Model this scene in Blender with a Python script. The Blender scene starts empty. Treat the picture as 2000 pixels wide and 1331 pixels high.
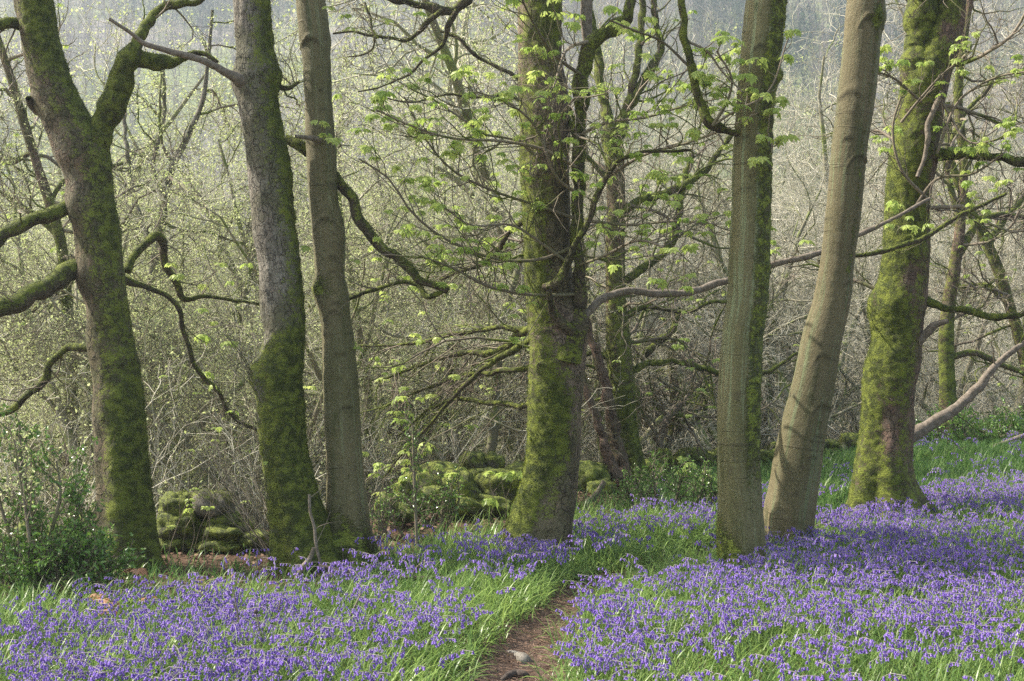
import bpy, math, random
import numpy as np
from mathutils import Vector

# ------------------------------------------------------------------ camera, sky, sun, exposure
F = 2747.0            # focal length in pixels of the 2000 x 1331 photograph
CAMZ = 1.6
sc = bpy.context.scene
col = sc.collection
cam_d = bpy.data.cameras.new('camera'); cam = bpy.data.objects.new('camera', cam_d); col.objects.link(cam)
cam.location = (0, 0, CAMZ); cam.rotation_euler = (math.radians(90), 0, 0)
cam_d.sensor_width = 36; cam_d.lens = F / 2000 * 36; cam_d.clip_start = 0.1; cam_d.clip_end = 3000
sc.camera = cam
SUN_AZ, SUN_EL = math.radians(-76), math.radians(44)      # azimuth from +Y towards +X
w = bpy.data.worlds.new('World'); sc.world = w; w.use_nodes = True
nt = w.node_tree; nt.nodes.clear()
sky = nt.nodes.new('ShaderNodeTexSky'); sky.sky_type = 'NISHITA'; sky.sun_disc = False
sky.sun_elevation = SUN_EL; sky.sun_rotation = SUN_AZ; sky.air_density = 1.0; sky.dust_density = 2.0; sky.ozone_density = 0.6
bg = nt.nodes.new('ShaderNodeBackground'); bg.inputs[1].default_value = 0.15
wo = nt.nodes.new('ShaderNodeOutputWorld'); tn = nt.nodes.new('ShaderNodeMixRGB'); tn.blend_type = 'MULTIPLY'; tn.inputs[0].default_value = 1; tn.inputs[2].default_value = (1.08, .98, .80, 1)   # sky light tinted warm, in place of a white balance
nt.links.new(sky.outputs[0], tn.inputs[1]); nt.links.new(tn.outputs[0], bg.inputs[0]); nt.links.new(bg.outputs[0], wo.inputs[0])
sd = bpy.data.lights.new('sun', 'SUN'); sd.energy = 5.0; sd.angle = math.radians(0.6); sd.color = (1.0, 0.93, 0.82)
so = bpy.data.objects.new('sun', sd); col.objects.link(so)
sdir = Vector((math.sin(SUN_AZ) * math.cos(SUN_EL), math.cos(SUN_AZ) * math.cos(SUN_EL), math.sin(SUN_EL)))
so.rotation_euler = sdir.to_track_quat('Z', 'Y').to_euler(); so.location = (-20, 10, 30)
sc.view_settings.view_transform = 'Standard'; sc.view_settings.look = 'None'
sc.view_settings.exposure = 1.45; sc.view_settings.gamma = 1
sc.render.engine = 'CYCLES'
sc.cycles.max_bounces = 6; sc.cycles.diffuse_bounces = 3; sc.cycles.transmission_bounces = 4
sc.cycles.volume_bounces = 0; sc.cycles.transparent_max_bounces = 4
sc.cycles.use_adaptive_sampling = True; sc.cycles.adaptive_threshold = 0.012
sc.cycles.use_denoising = False; sc.cycles.sample_clamp_indirect = 4.0

RS = np.random.RandomState(11)

# ------------------------------------------------------------------ numeric helpers
def _h(ix, iy, iz, seed):
    n = (ix * 73856093) ^ (iy * 19349663) ^ (iz * 83492791) ^ (seed * 2654435)
    n = (n ^ (n >> 13)) * 1274126177
    n = n ^ (n >> 16)
    return (n & 0xffff) / 65535.0
def vnoise(P, seed=0):
    P = np.asarray(P, float); i = np.floor(P).astype(np.int64); f = P - i; f = f * f * (3 - 2 * f)
    out = 0
    for a in (0, 1):
        for b in (0, 1):
            for c in (0, 1):
                wgt = (f[..., 0] if a else 1 - f[..., 0]) * (f[..., 1] if b else 1 - f[..., 1]) * (f[..., 2] if c else 1 - f[..., 2])
                out = out + wgt * _h(i[..., 0] + a, i[..., 1] + b, i[..., 2] + c, seed)
    return out * 2 - 1
def fbm(P, freq=1.0, octs=3, seed=0):
    P = np.asarray(P, float) * freq; s = 0; a = 1.0; t = 0
    for o in range(octs):
        s = s + a * vnoise(P + o * 17.3, seed + o); t += a; a *= 0.5; P = P * 2.03
    return s / t
def sst(a, b, x):
    t = np.clip((x - a) / (b - a), 0, 1); return t * t * (3 - 2 * t)
def nrm(v): return v / np.maximum(np.linalg.norm(v, axis=-1, keepdims=True), 1e-9)
def P3(px, py, Y): return np.array([(px - 1000) / F * Y, Y, CAMZ - (py - 665.5) / F * Y])

# ------------------------------------------------------------------ the lie of the land
WX = np.array([-14, -8, -6, -3.6, -2.45, -.93, 0, 1, 2.1, 4.2, 5.9, 9, 14, 30])
WY = np.array([8.5, 9.0, 9.6, 10.7, 10.95, 12.6, 13.6, 14.9, 16.4, 17.9, 19.3, 23, 27, 40])
PATH = np.array([(-.06, 4.0), (-.02, 5.4), (.0, 6.2), (.03, 6.8), (.13, 7.5), (.28, 8.25), (.47, 8.95), (.78, 9.6), (1.2, 10.05), (1.75, 10.75), (2.6, 11.8), (3.4, 13.2)])
def path_dist(X, Y):
    d = np.full(np.shape(X), 9e9)
    for (a, b) in zip(PATH[:-1], PATH[1:]):
        e = b - a; t = np.clip(((X - a[0]) * e[0] + (Y - a[1]) * e[1]) / (e @ e), 0, 1)
        d = np.minimum(d, np.hypot(X - a[0] - t * e[0], Y - a[1] - t * e[1]))
    return d
def ground(X, Y):
    X = np.asarray(X, float); Y = np.asarray(Y, float)
    Q = np.stack([X, Y, X * 0], -1)
    z = 0.05 * fbm(Q, .5, 2, 3) * sst(2, 6, np.abs(Y) + 2)
    z = z + 0.30 * sst(12.5, 19, Y) * sst(2.8, 5.5, X)
    z = z - 0.05 * np.exp(-(path_dist(X, Y) / .22) ** 2)
    yw = np.interp(X, WX, WY); d = np.maximum(Y - yw - .35, 0)
    drop = 0.36 * d - 0.36 * 2.5 * (1 - np.exp(-d / 2.5)) * .5
    drop = 15 * (1 - np.exp(-drop / 15))
    z = z - drop
    up = np.maximum(Y - 95, 0)
    z = z + 178 * (1 - np.exp(-(0.75 * up - 0.75 * 20 * (1 - np.exp(-up / 20))) / 178))
    z = z + fbm(Q, .018, 3, 8) * 9 * sst(70, 160, Y)
    return z

# ------------------------------------------------------------------ mesh accumulator
class MB:
    def __init__(s): s.v = []; s.q = []; s.t = []; s.n = 0; s.a = {}; s.mq = []; s.mt = []
    def add(s, v, q=None, t=None, mat=0, **at):
        v = np.asarray(v, float).reshape(-1, 3); k = len(v)
        if q is not None and len(q): q = np.asarray(q, np.int64).reshape(-1, 4) + s.n; s.q.append(q); s.mq.append(np.full(len(q), mat))
        if t is not None and len(t): t = np.asarray(t, np.int64).reshape(-1, 3) + s.n; s.t.append(t); s.mt.append(np.full(len(t), mat))
        for nme in set(list(at) + list(s.a)):
            if nme not in s.a: s.a[nme] = [np.zeros((s.n,) + np.shape(at[nme])[1:] if np.ndim(at[nme]) > 1 else s.n)] if s.n else []
            if nme in at:
                x = at[nme]; x = np.full(k, float(x)) if np.ndim(x) == 0 else np.asarray(x, float)
            else: x = np.zeros((k,) + np.shape(s.a[nme][0])[1:])
            s.a[nme].append(x)
        s.v.append(v); s.n += k
    def empty(s): return s.n == 0
    def mesh(s, name, mats, smooth=True):
        me = bpy.data.meshes.new(name)
        V = np.concatenate(s.v); nq = sum(len(x) for x in s.q); ntt = sum(len(x) for x in s.t)
        L = np.concatenate([x.ravel() for x in s.q] + [x.ravel() for x in s.t])
        st = np.concatenate([np.arange(nq) * 4, nq * 4 + np.arange(ntt) * 3])
        me.vertices.add(len(V)); me.vertices.foreach_set('co', V.ravel().astype(np.float32))
        me.loops.add(len(L)); me.loops.foreach_set('vertex_index', L.astype(np.int32))
        me.polygons.add(nq + ntt); me.polygons.foreach_set('loop_start', st.astype(np.int32))
        me.polygons.foreach_set('material_index', np.concatenate(s.mq + s.mt).astype(np.int32))
        me.polygons.foreach_set('use_smooth', np.full(nq + ntt, smooth))
        me.update(calc_edges=True)
        for nme, arr in s.a.items():
            A = np.concatenate(arr)
            if A.ndim == 1:
                at = me.attributes.new(nme, 'FLOAT', 'POINT'); at.data.foreach_set('value', A.astype(np.float32))
            else:
                at = me.attributes.new(nme, 'FLOAT_VECTOR', 'POINT'); at.data.foreach_set('vector', A.ravel().astype(np.float32))
        for m in (mats if isinstance(mats, (list, tuple)) else [mats]): me.materials.append(m)
        return me
    def build(s, name, mats, parent=None, smooth=True, loc=None):
        if s.n == 0: return None
        if loc is None and parent is not None: loc = parent['_o']
        if loc is not None:
            s.v = [v - np.array(loc) for v in s.v]
        o = bpy.data.objects.new(name, s.mesh(name, mats, smooth)); col.objects.link(o)
        if parent is not None: o.parent = parent
        elif loc is not None: o.location = loc
        return o

def tag(o, label=None, cat=None, group=None, kind=None):
    if label: o['label'] = label
    if cat: o['category'] = cat
    if group: o['group'] = group
    if kind: o['kind'] = kind
    return o
EMPT = []
def empty(name, loc, label=None, cat=None, group=None):
    o = bpy.data.objects.new(name, None); col.objects.link(o); o.location = loc; o['_o'] = [float(a) for a in loc]
    o.empty_display_size = .1; EMPT.append(o)
    return tag(o, label, cat, group)

def tubes(P, R, sides, cap=True):
    N, K = P.shape[:2]
    T = nrm(np.gradient(P, axis=1)); mean = nrm(P[:, -1] - P[:, 0])
    ref = nrm(np.cross(mean, RS.normal(size=(N, 3)) + .01))[:, None, :]
    U = nrm(np.cross(T, ref)); V = np.cross(T, U)
    a = np.arange(sides) * 2 * math.pi / sides
    v = P[:, :, None] + R[:, :, None, None] * (np.cos(a)[:, None] * U[:, :, None] + np.sin(a)[:, None] * V[:, :, None])
    base = (np.arange(N) * K * sides)[:, None, None]; k = (np.arange(K - 1) * sides)[None, :, None]; j = np.arange(sides)[None, None]
    j2 = (j + 1) % sides
    q = np.stack([base + k + j, base + k + j2, base + k + sides + j2, base + k + sides + j], -1).reshape(-1, 4)
    return v.reshape(-1, 3), q
def addtubes(mb, P, R, sides, **at):
    v, q = tubes(P, R, sides); n = len(v)
    if 'tint' not in at: at['tint'] = np.repeat(RS.rand(len(P)), P.shape[1] * sides)
    mb.add(v, q, **at)

def grow(P, R, n, L, ang=(35, 65), t0=.15, t1=1.0, K=7, wig=.35, up=0.0, rk=.6, rtip=.0012, rmax=1, tdec=.5, bias=None):
    """children of N parent polylines, all at once"""
    N, KP = P.shape[:2]; M = N * n; pi = np.repeat(np.arange(N), n)
    t = (np.tile((np.arange(n) + .5) / n, N) + RS.uniform(-.5, .5, M) / n); t = t0 + (t1 - t0) * np.clip(t, 0, 1)
    s = t * (KP - 1); i = np.clip(s.astype(int), 0, KP - 2); f = (s - i)[:, None]
    p0 = P[pi, i] * (1 - f) + P[pi, i + 1] * f; T = nrm(P[pi, i + 1] - P[pi, i])
    r0 = np.minimum((R[pi, i] * (1 - f[:, 0]) + R[pi, i + 1] * f[:, 0]) * rk, rmax)
    perp = nrm(np.cross(T, RS.normal(size=(M, 3)))); a = np.radians(RS.uniform(ang[0], ang[1], M))[:, None]
    D = nrm(T * np.cos(a) + perp * np.sin(a) + np.array([0, 0, up]))
    if bias is not None: D = nrm(D + np.array(bias))
    Ls = L * RS.uniform(.55, 1.15, M) * (1 - tdec * t)
    out = np.zeros((M, K, 3)); out[:, 0] = p0
    for k in range(1, K):
        D = nrm(D + RS.normal(size=(M, 3)) * wig + np.array([0, 0, up * .35]))
        out[:, k] = out[:, k - 1] + D * (Ls / (K - 1))[:, None]
    tt = np.linspace(0, 1, K)[None]
    Rr = np.maximum(r0, rtip)[:, None] * (1 - tt) ** .8 + rtip * tt
    return out, Rr

def spline(pts, n):
    pts = np.asarray(pts, float); K = len(pts)
    if K == 2: pts = np.array([pts[0], (pts[0] + pts[1]) / 2, pts[1]]); K = 3
    d = np.concatenate([[0], np.cumsum(np.maximum(np.linalg.norm(np.diff(pts[:, :3], axis=0), axis=1), 1e-4))])
    m = np.gradient(pts, d, axis=0); x = np.linspace(0, d[-1], n)
    i = np.clip(np.searchsorted(d, x, side='right') - 1, 0, K - 2); h = (d[i + 1] - d[i])[:, None]; t = ((x - d[i])[:, None]) / h
    return ((2 * t**3 - 3 * t**2 + 1) * pts[i] + (t**3 - 2 * t**2 + t) * h * m[i] + (-2 * t**3 + 3 * t**2) * pts[i + 1] + (t**3 - t**2) * h * m[i + 1]), x

# ------------------------------------------------------------------ materials
def mat(name):
    m = bpy.data.materials.new(name); m.use_nodes = True; n = m.node_tree; n.nodes.clear(); return m, n
class N_:
    def __init__(s, nt): s.nt = nt
    def __call__(s, typ, ins=None, **props):
        n = s.nt.nodes.new('ShaderNode' + typ)
        for k, v in props.items(): setattr(n, k, v)
        for k, v in (ins or {}).items():
            if isinstance(v, bpy.types.NodeSocket): s.nt.links.new(v, n.inputs[k])
            else: n.inputs[k].default_value = v
        return n
    def attr(s, nm, out='Fac'): return s('Attribute', attribute_name=nm).outputs[out]
    def mix(s, f, a, b):
        n = s('MixRGB'); 
        for k, v in ((0, f), (1, a), (2, b)):
            if isinstance(v, bpy.types.NodeSocket): s.nt.links.new(v, n.inputs[k])
            else: n.inputs[k].default_value = v if k == 0 else (*v, 1) if len(v) == 3 else v
        return n.outputs[0]
    def ramp(s, f, lo, hi, a=0.0, b=1.0):
        return s('MapRange', {0: f, 1: lo, 2: hi, 3: a, 4: b}, interpolation_type='SMOOTHSTEP').outputs[0]
    def math(s, op, a, b=0.0, c=0.0): return s('Math', {0: a, 1: b, 2: c}, operation=op).outputs[0]
    def noise(s, v, sc, det=3, rough=.55): return s('TexNoise', {'Vector': v, 'Scale': sc, 'Detail': det, 'Roughness': rough}).outputs[0]
    def scale(s, v, xyz): return s('VectorMath', {0: v, 1: xyz}, operation='MULTIPLY').outputs[0]
    def out(s, sh): n = s('OutputMaterial'); s.nt.links.new(sh, n.inputs[0])

MOSS_HI, MOSS_LO = (.20, .235, .036), (.055, .072, .016)
def bark_mat(name, ca, cb, cc, style='plate', mossa=MOSS_LO, mossb=MOSS_HI):
    m, nt = mat(name); N = N_(nt); v = N.attr('bark', 'Vector')
    if style == 'plate':
        big = N.noise(v, 4, 3); vz = N.scale(v, (1, 1, .42))
        wv = N('VectorMath', {0: vz, 1: N('VectorMath', {0: N('TexNoise', {'Vector': v, 'Scale': 9, 'Detail': 2}).outputs[1], 1: (.11, .11, .11)}, operation='MULTIPLY').outputs[0]}, operation='ADD').outputs[0]
        vo = N('TexVoronoi', {'Vector': wv, 'Scale': 30}, feature='DISTANCE_TO_EDGE').outputs[0]
        crack = N.math('MAXIMUM', N.ramp(vo, .0, .09), N.ramp(N.noise(v, 11, 3, .6), .44, .60, .15, 1.0)); vc = N('TexVoronoi', {'Vector': wv, 'Scale': 30}).outputs[1]
        fine = N.noise(N.scale(v, (1, 1, .3)), 90, 4, .65)
        c = N.mix(N.ramp(big, .38, .62), ca, cb); c = N.mix(N.math('MULTIPLY', N.ramp(vc, .3, .9), .7), c, cc)
        c = N.mix(N.ramp(fine, .3, .7), N.mix(.5, c, (.03, .024, .018)), c)
        c = N.mix(N.ramp(N.noise(v, 2.3, 4, .6), .46, .62, 0, .55), c, (.075, .08, .028)); c = N.mix(N.ramp(N.noise(v, 26, 3, .6), .56, .66, 0, .6), c, (.05, .042, .03)); c = N.mix(crack, N.mix(.5, (.018, .015, .012), c), c)
        hgt = N.math('ADD', N.math('MULTIPLY', crack, .6), N.math('MULTIPLY', fine, .6))
    else:
        big = N.noise(N.scale(v, (1, 1, .35)), 3.5, 4, .6); band = N.noise(N.scale(v, (.6, .6, 9)), 3.2, 3, .5)
        streak = N.noise(N.scale(v, (1, 1, .035)), 26, 4, .7); fine = N.noise(v, 120, 4, .7)
        c = N.mix(N.ramp(big, .35, .65), ca, cb); c = N.mix(N.ramp(streak, .52, .64, 0, .85), c, cc); c = N.mix(N.ramp(N.noise(N.scale(v, (1, 1, .12)), 14, 5, .7), .53, .66, 0, .6), c, (.055, .065, .018)); c = N.mix(N.ramp(N.noise(v, 9, 5, .7), .55, .7, 0, .45), c, (.06, .045, .028))
        wr = N.ramp(band, .64, .70, 0, 1); c = N.mix(N.math('MULTIPLY', wr, .28), c, (.035, .028, .018))
        speck = N.ramp(N.noise(v, 60, 2, .5), .62, .70, 0, .28); c = N.mix(speck, c, (.26, .27, .2))
        c = N.mix(N.ramp(fine, .25, .6), N.mix(.45, c, (.04, .035, .02)), c)
        pit = N.noise(N.scale(v, (1, 1, .5)), 38, 5, .75); c = N.mix(N.ramp(pit, .58, .70, 0, .55), c, (.045, .038, .024)); c = N.mix(N.ramp(N.noise(v, 30, 5, .8), .60, .72, 0, .5), c, (.23, .24, .17))
        hgt = N.math('ADD', N.math('ADD', N.math('MULTIPLY', wr, -.35), N.math('MULTIPLY', pit, -.9)), N.math('MULTIPLY', fine, .6))
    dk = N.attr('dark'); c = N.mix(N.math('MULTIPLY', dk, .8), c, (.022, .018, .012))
    mf = N.noise(v, 75, 5, .7); mfb = N.noise(v, 17, 3, .6)
    mc = N.mix(N.ramp(N.math('ADD', N.math('MULTIPLY', mf, .4), N.math('MULTIPLY', mfb, .6)), .42, .60), mossa, mossb)
    mc = N.mix(N.ramp(N.noise(v, 40, 4, .7), .56, .68, 0, .6), mc, (.075, .058, .03))
    fac = N.ramp(N.math('ADD', N.attr('moss'), N.math('MULTIPLY', N.math('SUBTRACT', N.math('ADD', N.math('MULTIPLY', mf, .65), N.math('MULTIPLY', mfb, .35)), .5), 3.2)), .30, .78)
    c = N.mix(fac, c, mc)
    h = N.math('ADD', N.math('MULTIPLY', hgt, N.math('SUBTRACT', 1.0, fac)), N.math('MULTIPLY', N.math('MULTIPLY', mf, fac), 1.3))
    b = N('Bump', {'Height': h, 'Strength': 1.0, 'Distance': .03 if style == 'plate' else .012}).outputs[0]
    bs = N('BsdfPrincipled', {'Base Color': c, 'Roughness': .85 if style == 'plate' else .7, 'Normal': b, 'Specular IOR Level': .25})
    N.out(bs.outputs[0]); return m

def leaf_mat(name, ca, cb, trans=.4, gloss=.06, rough=.4, attr='tint', third=None):
    m, nt = mat(name); N = N_(nt); t = N.attr(attr); c = N.mix(t, ca, cb)
    if third is not None:
        oi = N('ObjectInfo').outputs['Random']; c = N.mix(N.math('MULTIPLY', oi, .8), c, third)
    d = N('BsdfDiffuse', {0: c}); tr = N('BsdfTranslucent', {0: c}); g = N('BsdfGlossy', {0: (1, 1, 1, 1), 'Roughness': rough})
    a = N('MixShader', {0: trans, 1: d.outputs[0], 2: tr.outputs[0]}); fr = N('LayerWeight', {0: .35}).outputs[1]
    b = N('MixShader', {0: N.math('MULTIPLY_ADD', N.math('POWER', fr, 3.0), gloss * 1.5, gloss * .35), 1: a.outputs[0], 2: g.outputs[0]})
    N.out(b.outputs[0]); return m
def simple_mat(name, ca, cb, sc=20, rough=.85, attr=None, bump=.01):
    m, nt = mat(name); N = N_(nt); geo = N('NewGeometry').outputs['Position']
    n = N.noise(geo, sc, 4, .6); c = N.mix(N.ramp(n, .35, .65), ca, cb)
    if attr: c = N.mix(N.math('MULTIPLY', N.attr(attr), .5), c, N.mix(.5, cb, ca))
    ins = {'Base Color': c, 'Roughness': rough, 'Specular IOR Level': .2}
    if bump: ins['Normal'] = N('Bump', {'Height': n, 'Strength': .8, 'Distance': bump}).outputs[0]
    N.out(N('BsdfPrincipled', ins).outputs[0]); return m
def twig_mat(name, ca, cb, moss=(.09, .115, .015), sc=2.5, lo=.5, hi=.62):
    """bark of small wood: two browns by branch, with patches of moss"""
    m, nt = mat(name); N = N_(nt); geo = N('TexCoord').outputs['Object']
    c = N.mix(N.attr('tint'), ca, cb); n = N.noise(geo, sc, 3, .6)
    c = N.mix(N.math('MULTIPLY', N.ramp(n, lo, hi), N.attr('moss')), c, moss)
    N.out(N('BsdfPrincipled', {'Base Color': c, 'Roughness': .8, 'Specular IOR Level': .25}).outputs[0]); return m

M = {}
M['b1'] = bark_mat('bark_brown_flaky', (.105, .092, .050), (.165, .145, .09), (.24, .165, .115))
M['b2'] = bark_mat('bark_grey_cracked', (.20, .185, .145), (.30, .275, .225), (.24, .20, .16))
M['b3'] = bark_mat('bark_olive_smooth', (.125, .118, .052), (.175, .150, .078), (.20, .21, .115), 'smooth')
M['b4'] = bark_mat('bark_pink_plates', (.17, .13, .095), (.27, .21, .16), (.31, .215, .165))
M['b5'] = bark_mat('bark_tan_smooth', (.130, .125, .052), (.182, .163, .080), (.23, .27, .145), 'smooth')
M['b6'] = bark_mat('bark_brown_smooth', (.128, .112, .054), (.172, .144, .076), (.165, .195, .095), 'smooth')
M['b7'] = bark_mat('bark_under_moss', (0.128, 0.088, 0.064), (0.192, 0.144, 0.104), (0.264, 0.160, 0.120))
M['moss'] = leaf_mat('moss_tufts', MOSS_LO, (.23, .275, .03), .25, 0.0)
M['limb'] = bark_mat('bark_mossy_limb', (0.072, 0.056, 0.036), (0.120, 0.096, 0.064), (0.136, 0.104, 0.072))
M['dead'] = simple_mat('bare_brown_branch', (.13, .108, .082), (.22, .185, .15), 30)
M['twig'] = twig_mat('twig_bark', (.11, .09, .065), (.24, .20, .15), lo=.45, hi=.6)
M['midwood'] = twig_mat('midwood_bark', (.15, .14, .09), (.30, .275, .19), (.15, .18, .05), lo=.45, hi=.6)
M['twigpale'] = twig_mat('pale_twig_bark', (.31, .295, .225), (.60, .565, .45), (.17, .19, .06))
M['syc'] = leaf_mat('young_sycamore_leaf', (.24, .36, .06), (.48, .56, .16), .55, .05, .45)
M['speck'] = leaf_mat('small_spring_leaf', (.38, .45, .16), (.62, .66, .36), .5, .03, .5)
M['holly'] = leaf_mat('holly_leaf', (.06, .13, .022), (.16, .28, .05), .25, .10, .25)
M['grass'] = leaf_mat('bluebell_leaf', (.075, .165, .040), (.27, .38, .095), .42, .05, .35)
M['bell'] = leaf_mat('bluebell_petal', (.15, .075, .43), (.40, .27, .68), .35, .04, .5)
M['stem'] = leaf_mat('bluebell_stem', (.20, .33, .08), (.30, .26, .28), .3, .04, .4)
M['red'] = leaf_mat('bronze_seedling_leaf', (.42, .16, .08), (.55, .33, .20), .35, .03, .5)
M['litter'] = leaf_mat('dead_leaf', (.075, .042, .027), (.25, .165, .115), .1, .02, .6)

# ------------------------------------------------------------------ leaves
def orient(D, Nn):
    X = nrm(D); Z = nrm(Nn - (Nn * X).sum(-1, keepdims=True) * X); Y = np.cross(Z, X); return np.stack([X, Y, Z], -1)
def place(mb, V, T, pos, Rm, sc_, q=None, **at):
    n = len(pos); v = np.einsum('nij,kj->nki', Rm, V) * np.reshape(sc_, (-1, 1, 1)) + pos[:, None]
    off = (np.arange(n) * len(V))[:, None, None]
    a2 = {k: np.repeat(x, len(V)) for k, x in at.items()}
    mb.add(v, q=None if q is None else (np.asarray(q)[None] + off), t=None if T is None else (np.asarray(T)[None] + off), **a2)
# five-lobed sycamore leaf, stalk first, unit length 1, drooping lobes
_o = [(.0, .0, 0), (.12, .42, -.06), (.42, .62, -.17), (.50, .33, .0), (.80, .44, -.20), (.74, .2, -.04), (1.06, 0, -.20), (.74, -.2, -.04), (.80, -.44, -.20), (.52, -.34, 0), (.42, -.62, -.17), (.12, -.42, -.06)]
SYC_V = np.array([(.30, 0, .06)] + _o) ; SYC_T = [(0, i, i % 12 + 1) for i in range(1, 13)]
DIA_V = np.array([(0, 0, 0), (.5, .32, -.08), (1, 0, -.05), (.5, -.32, -.08)]); DIA_T = [(0, 1, 2), (0, 2, 3)]
HOL_V = np.array([(0, 0, 0), (.22, .26, .05), (.5, .18, .0), (.75, .22, .06), (1, 0, -.04), (.75, -.22, .06), (.5, -.18, .0), (.22, -.26, .05), (.5, 0, -.07)])
HOL_T = [(8, 0, 1), (8, 1, 2), (8, 2, 3), (8, 3, 4), (8, 4, 5), (8, 5, 6), (8, 6, 7), (8, 7, 0)]
def syc_clusters(mb, tips, size=(.045, .085), per=4, tw=None):
    n = len(tips); 
    if n == 0: return
    per_ = per; pos = np.repeat(tips, per_, 0); az = np.repeat(RS.uniform(0, 6.28, n), per_) + np.tile(np.arange(per_) * 6.28 / per_, n) + RS.normal(size=n * per_) * .35
    pit = RS.uniform(-1.15, -.15, n * per_)
    D = np.stack([np.cos(az) * np.cos(pit), np.sin(az) * np.cos(pit), np.sin(pit)], -1)
    Nn = np.stack([np.cos(az) * .5, np.sin(az) * .5, np.ones_like(az)], -1) + RS.normal(size=(n * per_, 3)) * .25
    s = np.repeat(RS.uniform(size[0], size[1], n), per_) * RS.uniform(.6, 1.15, n * per_)
    st = pos + np.stack([np.cos(az), np.sin(az), np.full_like(az, .25)], -1) * (s * .35)[:, None]
    place(mb, SYC_V, SYC_T, st, orient(D, Nn), s, tint=np.clip(np.repeat(RS.rand(n), per_) * .7 + RS.rand(n * per_) * .4, 0, 1))
def small_leaves(mb, pos, size=(.015, .03), V=DIA_V, T=DIA_T, up=.4):
    n = len(pos); 
    if n == 0: return
    D = RS.normal(size=(n, 3)); Nn = RS.normal(size=(n, 3)) + np.array([0, 0, up * 2])
    place(mb, V, T, pos, orient(D, Nn), RS.uniform(size[0], size[1], n), tint=RS.rand(n))
def along(P, n, t0=.3, t1=1):
    N, K = P.shape[:2]; pi = np.repeat(np.arange(N), n); s = RS.uniform(t0, t1, N * n) * (K - 1.001); i = s.astype(int); f = (s - i)[:, None]
    return P[pi, i] * (1 - f) + P[pi, i + 1] * f

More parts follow.
